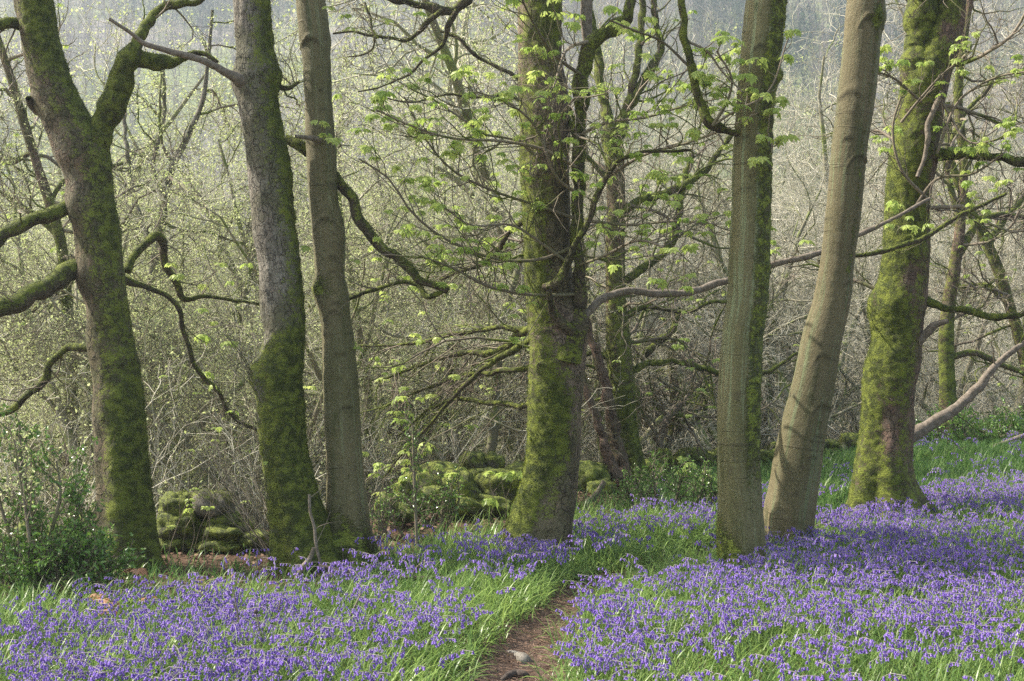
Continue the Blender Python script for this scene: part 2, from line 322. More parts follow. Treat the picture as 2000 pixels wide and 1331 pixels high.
# ------------------------------------------------------------------ trunks
def trunk_mesh(pts, sides=72, ring=.02, flare=.0, lobes=5, seed=0, lump=.05, groove=.0, style='plate', moss=None, scars=(), knobs=(), gz=None, sink=.15, tuft=None, tuftn=0, kink=0):
    """pts: (x,y,z,r) from the top down. Returns the trunk's MB and a MB of moss tufts."""
    pts = np.asarray(pts, float); L = np.linalg.norm(np.diff(pts[:, :3], axis=0), axis=1).sum()
    n = max(int(L / ring), 6); S, s = spline(pts, n); C = S[:, :3].copy(); r = np.maximum(S[:, 3], .004)
    if kink: e_ = np.minimum(np.arange(n) / 8, 1)[:, None]; C += e_ * (kink * np.minimum(r, .03))[:, None] * np.stack([fbm(np.c_[s, s * 0 + q_, s * 0 + seed], 9, 2, seed + q_) for q_ in (1, 2, 3)], -1); r = r * (1 + .22 * fbm(np.c_[s, s * 0, s * 0], 11, 2, seed))
    T = nrm(np.gradient(C, axis=0)); ref = np.array([0, 1, 0.]) if abs(nrm(C[-1] - C[0])[1]) < .8 else np.array([1, 0, 0.])
    U = nrm(np.cross(T, ref)); V = np.cross(T, U)
    th = np.arange(sides) * 2 * math.pi / sides; ct, st = np.cos(th), np.sin(th)
    rm = r.mean(); B = np.stack([np.broadcast_to(ct * rm, (n, sides)), np.broadcast_to(st * rm, (n, sides)), np.broadcast_to(s[:, None], (n, sides))], -1) + seed * 3.7
    Nn = ct[None, :, None] * U[:, None] + st[None, :, None] * V[:, None]
    rad = np.broadcast_to(r[:, None], (n, sides)).copy()
    rad *= 1 + lump * fbm(B, 3.0 / max(rm * 4, .3), 3, seed)
    if flare:
        h = C[:, 2] - (gz if gz is not None else C[:, 2].min()); e = flare * np.exp(-np.maximum(h, 0) / .22)
        lob = .5 + .5 * np.sin(lobes * th + seed) * .6 + .4 * np.sin((lobes + 2) * th + seed * 2.1)
        rad *= 1 + e[:, None] * lob[None]
        rad *= 1 + .05 * np.exp(-np.maximum(h, 0) / .9)[:, None] * np.sin(lobes * th + seed)[None]
    P0 = C[:, None] + Nn * rad[..., None]
    m = np.zeros((n, sides)) if moss is None else np.clip(moss(P0, Nn, B), 0, 1.2)
    if style == 'plate':
        g = fbm(B * np.array([1, 1, .35]), 16, 3, seed + 5); rad += (.016 * g + .012 * fbm(B * np.array([1, 1, .5]), 7, 2, seed + 6)) * np.minimum(rm / .15, 1) * (1 - .5 * np.clip(m, 0, 1))
    else:
        rad += .0025 * fbm(B * np.array([1, 1, 4]), 9, 2, seed + 5) 
    mfine = fbm(B, 30, 3, seed + 9); rad += sst(.35, .95, m + .3 * mfine) * (.007 + .013 * mfine) * min(rm / .12, 1)
    dark = np.zeros((n, sides))
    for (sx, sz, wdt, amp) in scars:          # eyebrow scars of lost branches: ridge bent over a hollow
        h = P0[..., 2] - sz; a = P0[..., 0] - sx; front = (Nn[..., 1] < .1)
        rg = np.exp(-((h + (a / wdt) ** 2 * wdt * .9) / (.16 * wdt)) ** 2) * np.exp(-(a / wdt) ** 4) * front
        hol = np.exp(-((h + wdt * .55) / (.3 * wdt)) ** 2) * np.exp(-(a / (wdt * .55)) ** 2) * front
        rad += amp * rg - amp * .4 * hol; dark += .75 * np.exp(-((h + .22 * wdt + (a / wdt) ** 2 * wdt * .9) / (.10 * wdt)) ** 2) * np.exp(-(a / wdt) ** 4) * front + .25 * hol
    for (kx, ky, kz, kr, amp) in knobs:
        d = np.linalg.norm(P0 - np.array([kx, ky, kz]), axis=-1); rad += amp * np.exp(-(d / kr) ** 2)
    Pv = C[:, None] + Nn * rad[..., None]
    v = Pv.reshape(-1, 3); k = (np.arange(n - 1) * sides)[:, None]; j = np.arange(sides)[None]; j2 = (j + 1) % sides
    q = np.stack([k + j, k + sides + j, k + sides + j2, k + j2], -1).reshape(-1, 4)
    mb = MB(); mb.add(v, q, bark=B.reshape(-1, 3), moss=m.ravel(), dark=np.clip(dark, 0, 1).ravel(), tint=np.full(len(v), .5))
    # caps
    mb.add(np.concatenate([Pv[0], C[:1]]), t=[(a, (a + 1) % sides, sides) for a in range(sides)], bark=np.concatenate([B[0], B[0][:1]]), moss=np.full(sides + 1, .1), dark=np.zeros(sides + 1), tint=np.full(sides + 1, .5))
    if tuft is not None and tuftn:
        w_ = (sst(.4, 1.1, m.ravel()) * rad.ravel()); w_ = w_ * (Pv.reshape(-1, 3)[:, 1] < C[:, 1].repeat(sides) + .12)
        if w_.sum() > 0:
            ii = RS.choice(len(v), int(tuftn), p=w_ / w_.sum()); nn = Nn.reshape(-1, 3)[ii]
            k_ = len(ii); pos = v[ii] + RS.normal(size=(k_, 3)) * .006 - nn * .004
            D = nrm(nn + RS.normal(size=(k_, 3)) * .75 + np.array([0, 0, -.15])); W = nrm(np.cross(D, RS.normal(size=(k_, 3))))
            Lt = RS.uniform(.004, .013, k_)[:, None]; wd = RS.uniform(.0012, .0028, k_)[:, None]
            vv = np.stack([pos - W * wd, pos + W * wd, pos + D * Lt], 1).reshape(-1, 3)
            tuft.add(vv, t=np.arange(3 * k_).reshape(-1, 3), tint=np.repeat(np.clip(fbm(pos, 9, 2, 2) * .9 + .4 + RS.normal(size=k_) * .2, 0, 1), 3))
    return mb
def pxp(l, Y, dY=0.0):
    """trace (px,py,half width px) at depth Y -> (x,y,z,r); dY: depth added towards the far end"""
    l = [tuple(a) if len(a) > 2 else (*a, 3) for a in l]; n = len(l); out = []
    for i, a in enumerate(l):
        y = Y + dY * i / max(n - 1, 1) + (a[3] if len(a) > 3 else 0); p = P3(a[0], a[1], y); out.append((*p, a[2] / F * y))
    return out
def mossf(base=.5, nx=0, ny=0, nz=0.3, amp=.9, lowz=0, freq=2.2, seed=0, fn=None, zs=.45):
    def f(P, Nn, B):
        m = base + nx * Nn[..., 0] + ny * Nn[..., 1] + nz * Nn[..., 2] + amp * fbm(B * np.array([1, 1, zs]), freq, 4, seed + 31)
        m = m + lowz * np.exp(-np.maximum(P[..., 2], 0) / .7)
        if fn is not None: m = m + fn(P, Nn)
        return m
    return f

class Tree:
    def __init__(s, name, label, cat='tree', base=(0, 0, 0), group=None):
        s.e = empty(name, base, label, cat, group); s.crown = MB(); s.leaf = MB(); s.tuft = MB()
    def trunk(s, pts, mat_, name='trunk', **k):
        o = trunk_mesh(pts, tuft=s.tuft, **k).build(name, mat_, s.e); s.pts = np.array(pts); return o
    def limb(s, pts, mat_='limb', name='branch', sides=18, moss=.55, knob=.12, subs=(), tuftn=300, leaves=0, leafs=(.045, .085), seed=None, top=.55, amp=.7, ring=.02):
        seed = int(RS.randint(1000)) if seed is None else seed; pts = np.array(pts)
        mb = trunk_mesh(pts, kink=.4 if mat_ is M['dead'] else .75, sides=sides, ring=ring, lump=knob, seed=seed, moss=mossf(moss, nz=top, amp=amp, freq=3, seed=seed), tuftn=tuftn, tuft=s.tuft)
        mb.build(name, M[mat_] if isinstance(mat_, str) else mat_, s.e)
        S, _ = spline(pts, 16); s.ramify(S[None, :, :3], S[None, :, 3], subs, leaves, leafs)
    def ramify(s, P, R, subs, leaves=0, leafs=(.045, .085), mb=None):
        mb = mb or s.crown; lastP = P
        for lv, kw in enumerate(subs):
            kw = dict(kw); sides = kw.pop('sides', 5 if lv == 0 else 3)
            P, R = grow(P, R, **kw); addtubes(mb, P, R, sides, moss=1.0 if lv < 2 else .5); lastP = P
        if leaves:
            tips = lastP[:, -1]; tips = tips[RS.rand(len(tips)) < leaves]; syc_clusters(s.leaf, tips, leafs)
    def finish(s, twig='twig', leafm='syc'):
        if s.crown.n: s.crown.build('crown', M[twig], s.e)
        if s.leaf.n: s.leaf.build('foliage', M[leafm], s.e, smooth=False)
        if s.tuft.n: s.tuft.build('moss', M['moss'], s.e, smooth=False)['kind'] = 'stuff'

TW1 = dict(n=7, L=.55, ang=(30, 70), K=8, wig=.28, up=.12, rk=.45, rmax=.008, rtip=.0015)
TW2 = dict(n=4, L=.28, ang=(30, 60), K=6, wig=.25, up=.2, rk=.6, rmax=.003, rtip=.001)
SPR = (dict(n=9, L=.6, ang=(30, 60), K=8, wig=.2, up=.22, rk=.6, rmax=.005, rtip=.0018), dict(n=2, L=.22, ang=(25, 55), K=5, wig=.2, up=.35, rk=.7, rmax=.0028, rtip=.0016))
def boughs(t, n, L, P=None, R=None, t0=.1, t1=.9, leaves=0, droop=-.04, rm=.022, k2=8, k3=5):
    """thin crooked side boughs with twigs, springing from a trunk"""
    if P is None: S, _ = spline(t.pts[::-1], 20); P, R = S[None, :, :3], S[None, :, 3]
    P, R = grow(P, R, n, L, ang=(55, 95), t0=t0, t1=t1, K=14, wig=.24, up=droop, rk=.5, rmax=rm, rtip=.003, tdec=.2); addtubes(t.crown, P, R, 7, moss=1.0)
    P, R = grow(P, R, k2, L * .42, ang=(25, 65), K=9, wig=.25, up=.05, rk=.6, rmax=.010, rtip=.0025); addtubes(t.crown, P, R, 4, moss=.8)
    P, R = grow(P, R, k3, L * .2, ang=(25, 60), K=6, wig=.25, up=.10, rk=.6, rmax=.005, rtip=.0016); addtubes(t.crown, P, R, 3, moss=.2)
    if leaves: tips = P[:, -1]; syc_clusters(t.leaf, tips[RS.rand(len(tips)) < leaves], (.035, .06), 3)
def up_crown(t, x, y, z, r, H=4.5, n=3, lean=(0, 0)):
    """the top of a tree above the frame: tapering stem, limbs and twigs"""
    S = np.array([[x + lean[0] * k / 9, y + lean[1] * k / 9, z + H * k / 9] for k in range(10)])[None]; R = np.linspace(r, r * .25, 10)[None]
    addtubes(t.crown, S, R, 14, moss=1.0)
    P, Q = grow(S, R, n, 2.3, ang=(35, 70), t0=.05, K=9, wig=.22, up=.15, rk=.5, rtip=.006); addtubes(t.crown, P, Q, 7, moss=1.0)
    P, Q = grow(P, Q, 7, 1.0, K=7, wig=.25, up=.12, rk=.6, rtip=.003); addtubes(t.crown, P, Q, 4, moss=1.0)
    P, Q = grow(P, Q, 5, .45, K=5, wig=.25, up=.15, rtip=.0018); addtubes(t.crown, P, Q, 3, moss=.4)
    return P

# ================================================================== SETTING: ground, hillside, path
def graded(lo, hi, step, far_lo, far_hi, n):
    a = np.arange(lo, hi, step); g = np.linspace(0, 1, n + 1)[1:] ** 2.6
    return np.concatenate([(lo - (lo - far_lo) * g)[::-1], a, hi + (far_hi - hi) * g])
gx = graded(-7, 9.5, .07, -420, 420, 55); gy = graded(3.5, 23, .07, -60, 460, 60)
GX, GY = np.meshgrid(gx, gy); Z = ground(GX, GY)
Q3 = np.stack([GX, GY, GX * 0], -1)
Z = Z + (.012 * fbm(Q3, 6, 3, 5)) * (np.abs(GY) < 30)
ny_, nx_ = GX.shape; k = (np.arange(ny_ - 1) * nx_)[:, None]; j = np.arange(nx_ - 1)[None]
g = MB(); g.add(np.stack([GX, GY, Z], -1), np.stack([k + j, k + j + 1, k + nx_ + j + 1, k + nx_ + j], -1).reshape(-1, 4))
m, nt = mat('woodland_soil'); N = N_(nt); pos = N('NewGeometry').outputs['Position']
n1 = N.noise(pos, 1.3, 4); n2 = N.noise(pos, 28, 4, .7); n3 = N.noise(pos, 95, 3, .7)
c = N.mix(N.ramp(n1, .4, .6), (.055, .036, .024), (.095, .062, .042)); c = N.mix(N.ramp(n2, .45, .65), c, (.16, .10, .07)); c = N.mix(N.ramp(n3, .56, .66, 0, .6), c, (.17, .12, .085))
sep = N('SeparateXYZ', {0: pos}).outputs[1]
far = N.ramp(sep, 20, 60); hill = N.mix(N.ramp(N.noise(pos, .03, 4), .42, .6), (.20, .18, .15), (.17, .20, .08)); c = N.mix(N.ramp(N('SeparateXYZ', {0: pos}).outputs[2], -.25, -1.3), c, N.mix(N.ramp(n1, .4, .6), (.40, .38, .24), (.27, .32, .14))); c = N.mix(far, c, hill)
bmp = N('Bump', {'Height': N.math('ADD', n2, n3), 'Strength': .9, 'Distance': .02}).outputs[0]
N.out(N('BsdfPrincipled', {'Base Color': c, 'Roughness': .95, 'Normal': bmp, 'Specular IOR Level': .1}).outputs[0]); M['soil'] = m
tag(g.build('ground', m), kind='structure')

# trodden path
PC, _ = spline(np.c_[PATH, np.zeros(len(PATH))], 160); T = nrm(np.gradient(PC, axis=0)); W = np.stack([T[:, 1], -T[:, 0]], -1)
uu = np.linspace(-1, 1, 13); hw = .27 + .05 * fbm(PC, 1.5, 2, 4) + .12 * sst(7.8, 6.2, PC[:, 1])
px_ = PC[:, None, 0] + W[:, None, 0] * uu[None] * hw[:, None]; py_ = PC[:, None, 1] + W[:, None, 1] * uu[None] * hw[:, None]
pz = ground(px_, py_) + .016 + .010 * fbm(np.stack([px_, py_, px_ * 0], -1), 9, 3, 7) - .02 * (np.abs(uu) > .97)
k = (np.arange(159) * 13)[:, None]; j = np.arange(12)[None]
pm = MB(); pm.add(np.stack([px_, py_, pz], -1), np.stack([k + j, k + j + 1, k + 13 + j + 1, k + 13 + j], -1).reshape(-1, 4))
m, nt = mat('trodden_earth'); N = N_(nt); pos = N('NewGeometry').outputs['Position']
n1 = N.noise(pos, 6, 4); n2 = N.noise(pos, 45, 4, .75); vo = N('TexVoronoi', {'Vector': pos, 'Scale': 85}).outputs[1]
c = N.mix(N.ramp(n1, .35, .65), (.045, .030, .022), (.095, .065, .05)); c = N.mix(N.ramp(n2, .45, .7), c, (.17, .115, .09)); c = N.mix(N.ramp(vo, .75, .95, 0, .6), c, (.36, .28, .23))
bmp = N('Bump', {'Height': N.math('ADD', n2, vo), 'Strength': 1.0, 'Distance': .012}).outputs[0]
N.out(N('BsdfPrincipled', {'Base Color': c, 'Roughness': .95, 'Normal': bmp, 'Specular IOR Level': .1}).outputs[0])
tag(pm.build('path', m), kind='structure')

# ================================================================== THE MAIN TREES
def base_of(px, py, Y): p = P3(px, py, Y); return (p[0], p[1], float(ground(p[0], p[1])))
def tops(pts): return pts
# --- T1: forked sycamore on the left
Y = 10.0
t = Tree('sycamore_tree', 'thick brown-barked tree forking in two at upper left, with three left-hand boughs', 'tree', base_of(238, 1100, Y))
tr = [(-30, -640, 20), (5, -500, 24), (25, -320, 29), (45, -150, 33), (65, 0, 36), (82, 100, 36), (113, 200, 42), (136, 250, 45), (161, 300, 50), (174, 350, 44), (179, 400, 44), (188, 450, 44), (195, 500, 43), (201, 550, 44), (211, 600, 41), (217, 665, 43), (227, 744, 45), (235, 848, 48), (241, 951, 51), (242, 1055, 56), (238, 1107, 60), (237, 1140, 63)]
kn = [(*P3(70, 205, Y), .07, .05), (*P3(140, 405, Y - .1), .12, .03), (*P3(152, 535, Y - .1), .12, .03)]
t.trunk(pxp(tr, Y), M['b1'], flare=.42, lobes=5, seed=1, knobs=kn, gz=t.e.location.z, lump=.07, tuftn=26000, moss=mossf(.52, nx=.25, ny=0, nz=.6, amp=1.0, lowz=.15, seed=1, fn=lambda P, n: .18 * sst(3.2, 1.6, P[..., 2]) * sst(0, 1.2, P[..., 2]) - .25 * sst(.1, -.9, n[..., 0])))
t.limb(pxp([(182, 300, 30), (198, 262, 26), (212, 230, 24), (228, 180, 22), (244, 138, 21), (258, 108, 20), (266, 92, 15)], Y, -.1), moss=.9, sides=30, tuftn=3500)
t.limb(pxp([(255, 112, 17), (285, 117, 17), (312, 122, 15), (335, 120, 12), (352, 113, 8), (372, 108, 5)], Y - .1, .3), moss=.95, tuftn=2500, sides=24)
t.limb(pxp([(262, 100, 12), (270, 75, 11), (285, 50, 10), (305, 28, 9), (322, 14, 8), (352, 10, 7), (385, 0, 6), (420, -30, 5)], Y - .05, .3), moss=.75, subs=(TW1, TW2))
t.limb(pxp([(150, 404, 15), (120, 408, 14), (90, 420, 13), (50, 438, 13), (0, 465, 13), (-70, 492, 12), (-150, 480, 9)], Y, -.5), moss=.7, sides=24, tuftn=2500, subs=(dict(TW1, n=5), TW2))
t.limb(pxp([(160, 522, 20), (130, 533, 18), (90, 560, 17), (40, 590, 17), (0, 600, 16), (-70, 622, 14), (-160, 610, 10)], Y, -.6), moss=.55, sides=24, tuftn=2500, subs=(dict(TW1, n=5), TW2))
t.limb(pxp([(185, 682, 7), (150, 678, 7), (125, 682, 7), (100, 705, 7), (85, 740, 7), (50, 775, 6), (20, 800, 6), (-30, 815, 5)], Y + .1, .3), moss=.8, subs=(dict(TW1, n=6), TW2), tuftn=900)
t.limb(pxp([(75, 214, 11), (62, 204, 9), (55, 194, 7)], Y, -.1), moss=.2, sides=14)
t.limb(pxp([(50, 50, 12), (25, 47, 11), (0, 50, 10), (-50, 70, 9)], Y, -.2), moss=.85, tuftn=800, subs=(TW1, TW2))
t.limb(pxp([(242, 548, 8), (280, 560, 6), (330, 582, 5), (352, 612, 5), (358, 650, 5), (372, 695, 5), (400, 740, 4.5), (430, 770, 4.5), (441, 795, 4), (470, 826, 3.6), (506, 842, 3)], Y + .15, .6), moss=.45, tuftn=500, subs=(dict(TW1, n=9, rk=.6, rmax=.005), TW2), leaves=.12)
t.limb(pxp([(248, 530, 9), (262, 500, 9), (285, 472, 8), (304, 460, 8), (318, 474, 8), (324, 515, 7), (342, 552, 7), (357, 585, 6), (395, 580, 4), (450, 586, 3), (512, 596, 2.4)], Y + .2, .7), moss=.7, tuftn=900, subs=(dict(TW1, n=9, rmax=.006), TW2), leaves=.2)
# suckers at the foot
z0 = t.e.location; Pb = np.repeat(np.array([[z0.x - .33, z0.y - .05, z0.z + .25]]), 26, 0)
def suckers(tree, cx, cy, cz, n, H, lean=(0, 0), spread=.5, mb=None, r=.005, rad=.12):
    K = 12; P = np.zeros((n, K, 3)); P[:, 0] = np.array([cx, cy, cz]) + np.c_[RS.normal(size=(n, 2)) * rad, np.zeros(n)]
    D = nrm(np.c_[RS.normal(size=(n, 2)) * spread + np.array(lean), np.ones(n)]); L = H * RS.uniform(.4, 1.1, n)
    for k in range(1, K): D = nrm(D + RS.normal(size=(n, 3)) * .09 + np.array([0, 0, .02])); P[:, k] = P[:, k - 1] + D * (L / (K - 1))[:, None]
    R = RS.uniform(.45, 1, n)[:, None] * r * np.linspace(1, .25, K)[None]
    mb = mb or tree.crown; addtubes(mb, P, R, 4, moss=.3); C, CR = grow(P, R, 4, H * .28, ang=(20, 45), up=.2, K=5, wig=.12, rk=.6, rtip=.001); addtubes(mb, C, CR, 3, moss=.2)
    return C
suckers(t, z0.x - .32, z0.y - .03, z0.z + .2, 22, 1.0, (-.35, 0), .35, rad=.06)
C = suckers(t, z0.x + .40, z0.y + .3, z0.z + .05, 5, 2.2, (.12, 0), .2, rad=.12); syc_clusters(t.leaf, C[::5, -1], (.03, .05), 3)
up_crown(t, *pxp([(-30, -640, 20)], Y)[0], H=3.5, lean=(-.5, .3)); t.finish()

# --- T2: mossy tree with a pale left flank, joined at the foot to T3
Y = 9.95
t = Tree('sycamore_tree', 'leaning grey tree, moss down its right side, bulging mossy below mid height', 'tree', base_of(600, 1105, Y))
tr = [(470, -600, 25), (480, -300, 31), (488, -100, 34), (492, 0, 35), (495, 50, 35), (497, 100, 36), (500, 150, 40), (504, 200, 37), (511, 250, 39), (520, 300, 40), (528, 350, 41), (532, 400, 40), (537, 450, 40), (543, 500, 39), (548, 550, 40), (552, 600, 40), (555, 660, 38), (550, 695, 42), (543, 733, 47), (546, 770, 45), (551, 848, 43), (560, 900, 42), (568, 951, 46), (577, 1003, 49), (588, 1055, 53), (603, 1107, 60), (606, 1140, 63)]
kn = [(*P3(497, 735, Y - .05), .10, .05), (*P3(462, 160, Y), .10, .03), (*P3(535, 145, Y), .1, .03)]
t.trunk(pxp(tr, Y), M['b2'], flare=.50, lobes=4, seed=2, knobs=kn, gz=t.e.location.z, tuftn=32000, moss=mossf(.36, nx=.62, ny=.05, nz=.2, amp=.75, lowz=.3, seed=2, fn=lambda P, n: 1.0 * sst(1.8, 1.5, P[..., 2])))
t.limb(pxp([(560, 272, 9), (580, 280, 10), (602, 298, 10), (635, 330, 10), (665, 362, 10), (690, 400, 11), (710, 440, 11), (740, 475, 11), (775, 500, 9), (800, 525, 9), (832, 553, 8), (872, 566, 7)], Y + .25, -.15), moss=.55, sides=20, tuftn=2600, subs=(dict(TW1, n=4), TW2))
t.limb(pxp([(868, 568, 5), (848, 576, 6), (832, 580, 6), (818, 560, 5), (790, 553, 4.5), (740, 565, 4.5), (680, 583, 4)], Y + .1, .2), moss=.8, tuftn=500, subs=(TW1, TW2), leaves=.2)
t.limb(pxp([(470, 158, 13), (453, 147, 9), (430, 134, 8), (400, 122, 7), (360, 108, 6), (320, 98, 6), (280, 84, 5), (250, 60, 4), (213, 38, 3)], Y - .1, -.5), mat_=M['dead'], moss=0, tuftn=0, name='dead_branch')
t.limb(pxp([(365, 108, 5), (385, 103, 6), (405, 107, 5), (425, 122, 4)], Y + .2, 0), moss=.4, tuftn=200)
t.limb(pxp([(540, 170, 6), (565, 172, 4), (585, 160, 3)], Y, .1), moss=.4, tuftn=50, subs=(dict(TW1, n=5), TW2))
z0 = t.e.location
C = suckers(t, z0.x - .18, z0.y + .02, z0.z + .12, 30, 1.75, (-.75, .1), .26, rad=.07); syc_clusters(t.leaf, C[::9, -1], (.02, .05), 2)
C = suckers(t, P3(500, 740, Y)[0], Y - .1, P3(500, 745, Y)[2], 14, .9, (-.3, 0), .4, rad=.03, r=.004)
up_crown(t, *pxp([(470, -600, 25)], Y)[0], H=4, lean=(-.3, .2)); t.finish()

# --- T3: smooth olive stem
Y = 10.1
t = Tree('sycamore_tree', 'slim smooth olive-brown trunk sharing a mossy foot with the leaning grey tree', 'tree', base_of(682, 1100, Y))
tr = [(590, -600, 22), (600, -200, 27), (607, 0, 29), (613, 60, 30), (617, 100, 28), (622, 200, 27), (627, 300, 29), (633, 400, 29), (641, 450, 32), (646, 550, 29), (651, 590, 32), (655, 620, 30), (660, 665, 31), (665, 744, 35), (670, 848, 35), (675, 951, 37), (678, 1003, 40), (680, 1055, 45), (676, 1107, 58), (675, 1140, 62)]
sc3 = [(P3(610, 95, Y)[0], P3(610, 78, Y)[2], .085, .022), (P3(640, 440, Y)[0], P3(640, 425, Y)[2], .08, .018), (P3(660, 600, Y)[0], P3(660, 588, Y)[2], .05, .015), (P3(655, 640, Y)[0], P3(655, 605, Y)[2], .07, .012), (P3(668, 690, Y)[0], P3(668, 685, Y)[2], .06, .012), (P3(680, 800, Y)[0], P3(680, 790, Y)[2], .06, .012)]
for yy in (132, 178, 215, 500, 530, 735, 915): sc3.append((P3(620 + yy * .06, 0, Y)[0] , P3(0, yy, Y)[2], .032, .010))
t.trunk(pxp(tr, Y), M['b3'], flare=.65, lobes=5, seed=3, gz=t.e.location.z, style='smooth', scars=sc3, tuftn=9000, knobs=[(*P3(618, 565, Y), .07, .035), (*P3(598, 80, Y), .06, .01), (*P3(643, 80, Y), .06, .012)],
        moss=mossf(-.02, nx=.1, nz=.2, amp=.55, seed=3, fn=lambda P, n: 1.0 * sst(.55, .12, P[..., 2] + .5 * (P[..., 0] + 1.17)) + .9 * np.exp(-(np.linalg.norm(P - P3(616, 565, 10.0), axis=-1) / .10) ** 2)))
t.limb(pxp([(625, 275, 7), (605, 270, 5), (578, 267, 3)], Y - .12, -.12), mat_=M['dead'], name='branch_stub', tuftn=0, moss=0)
sp, _ = spline(np.array([P3(632, 275, Y - .12), P3(632, 255, Y - .2), P3(628, 240, Y - .22)]), 8); addtubes(t.crown, sp[None, :, :3], np.full((1, 8), .0015), 4, moss=0.)
syc_clusters(t.leaf, np.array([P3(628, 238, Y - .22), P3(640, 262, Y - .2)]), (.06, .09), 4)
z0 = t.e.location; suckers(t, z0.x + .18, z0.y - .05, z0.z + .15, 12, .9, (.3, 0), .3, rad=.04, r=.004); suckers(t, z0.x - .12, z0.y + .5, z0.z, 9, 1.9, (.1, 0), .12)
up_crown(t, *pxp([(590, -600, 22)], Y)[0], H=4, lean=(.2, .2)); t.finish()

# --- T4: the central tree with flaky pinkish plates and a slimmer stem fused to it
Y = 10.3
t = Tree('sycamore_tree', 'central flaking pink-brown trunk with mossy sloping foot and fresh leafy shoots', 'tree', base_of(1041, 1093, Y))
tr = [(1040, -600, 32), (1048, -200, 38), (1053, 0, 42), (1055, 100, 43), (1062, 200, 47), (1065, 300, 47), (1067, 400, 46), (1071, 500, 45), (1077, 590, 48), (1088, 640, 56), (1089, 690, 55), (1087, 744, 53), (1083, 796, 51), (1083, 848, 51), (1080, 900, 52), (1073, 951, 54), (1062, 1003, 58), (1051, 1055, 64), (1041, 1093, 66), (1038, 1130, 68)]
t.trunk(pxp(tr, Y), M['b4'], flare=.28, lobes=4, seed=4, gz=t.e.location.z, tuftn=30000, lump=.05,
        moss=mossf(.16, nx=-.15, nz=.3, amp=1.1, lowz=.05, seed=14, fn=lambda P, n: .75 * np.exp(-((P[..., 0] - np.interp(P[..., 2], [0, .5, 1.1, 2.5], [-.12, .12, .30, .26])) / .12) ** 2) * sst(1.7, 1.1, P[..., 2]) + .35 * sst(-.2, -.8, n[..., 0]) * sst(1.0, .4, P[..., 2]) - .5 * sst(.3, .8, n[..., 0]) * sst(1.5, .8, P[..., 2]) + .12 * sst(1.6, 2.2, P[..., 2])))
st4 = [(1232, 0, 9), (1230, 25, 11), (1222, 42, 15), (1200, 58, 15), (1175, 68, 15), (1155, 82, 14), (1145, 112, 14), (1137, 150, 14), (1134, 200, 14), (1131, 250, 13), (1130, 350, 12), (1127, 450, 12), (1130, 500, 12), (1133, 560, 13), (1132, 620, 17), (1120, 665, 24), (1110, 700, 26)]
t.limb(pxp([(1245, -250, 8), (1238, -100, 8)] + st4, Y - .12), name='side_stem', moss=.75, sides=28, tuftn=6500, top=.1, knob=.09)
t.limb(pxp([(1137, -350, 8), (1142, -100, 9), (1145, 0, 10), (1147, 50, 10), (1150, 90, 7), (1151, 110, 4)], Y + .1), name='branch', mat_=M['dead'], tuftn=0, moss=0)
t.limb(pxp([(1120, 650, 9), (1090, 620, 9), (1075, 590, 7), (1070, 560, 5)], Y - .2, -.2), moss=.4, tuftn=250)
bb = [(1138, 625, 8), (1150, 610, 8), (1163, 596, 7.5), (1190, 577, 7), (1230, 568, 7), (1290, 575, 7), (1340, 572, 7), (1380, 562, 7), (1420, 548, 7), (1500, 520, 6.5), (1550, 508, 6), (1595, 497, 5.5), (1680, 458, 5), (1740, 430, 4), (1795, 400, 3.6), (1816, 388, 3)]
t.limb(pxp(bb, Y - .1, .9), mat_=M['dead'], moss=0, tuftn=0, subs=(dict(TW1, n=12, up=.35, rmax=.004, L=.4), dict(TW2, n=2)), leaves=.18, name='bare_branch')
t.limb(pxp([(1600, 512, 4), (1665, 503, 4), (1740, 488, 4.5), (1800, 466, 4.5), (1880, 420, 4), (1965, 378, 3)], Y + .8, .4), moss=.5, tuftn=300, subs=(dict(TW1, n=12, up=.3, rmax=.004, L=.4), TW2), leaves=.25, name='branch')
t.limb(pxp([(1062, 560, 7), (1082, 556, 9), (1105, 520, 8), (1125, 480, 6), (1150, 430, 6), (1180, 352, 5), (1200, 325, 4.5), (1240, 300, 4), (1300, 298, 3), (1350, 294, 2.4)], Y - .18, -.5), moss=.3, tuftn=700, subs=SPR, leaves=.75, leafs=(.05, .09))
spray = [[(1125, 480, 4), (1060, 506, 3.5), (980, 508, 3), (900, 482, 3), (850, 455, 2.6), (800, 410, 2.2), (760, 350, 2), (700, 310, 1.6)],
 [(1131, 330, 4), (1060, 292, 3.4), (980, 276, 3), (880, 270, 2.6), (800, 245, 2), (735, 215, 1.6)],
 [(1131, 430, 4), (1050, 402, 3.2), (960, 372, 3), (880, 330, 2.4), (830, 270, 2), (790, 190, 1.6)],
 [(1128, 575, 4), (1050, 577, 3.2), (960, 562, 3), (880, 522, 2.4), (820, 500, 1.6)],
 [(1135, 262, 4), (1185, 240, 3.4), (1260, 230, 3), (1345, 205, 2), (1420, 190, 1.6)],
 [(1180, 350, 4), (1260, 302, 3), (1340, 280, 2.6), (1425, 250, 2)],
 [(1150, 432, 4), (1230, 440, 3), (1320, 432, 2.6), (1400, 440, 1.8)],
 [(1140, 150, 4), (1085, 110, 3), (1050, 60, 2.6), (1020, 0, 2), (1000, -60, 2)],
 [(1155, 80, 4), (1110, 95, 3), (1075, 180, 2), (1040, 200, 1.6)],
 [(1128, 520, 3), (1180, 500, 3), (1250, 470, 2.6), (1330, 500, 2)],
 [(1110, 515, 4), (1050, 470, 3), (1000, 440, 2.6), (920, 440, 2), (860, 400, 1.6)],
 [(1131, 380, 4), (1090, 350, 3), (1040, 240, 2.6), (990, 200, 2), (930, 180, 1.6)]]
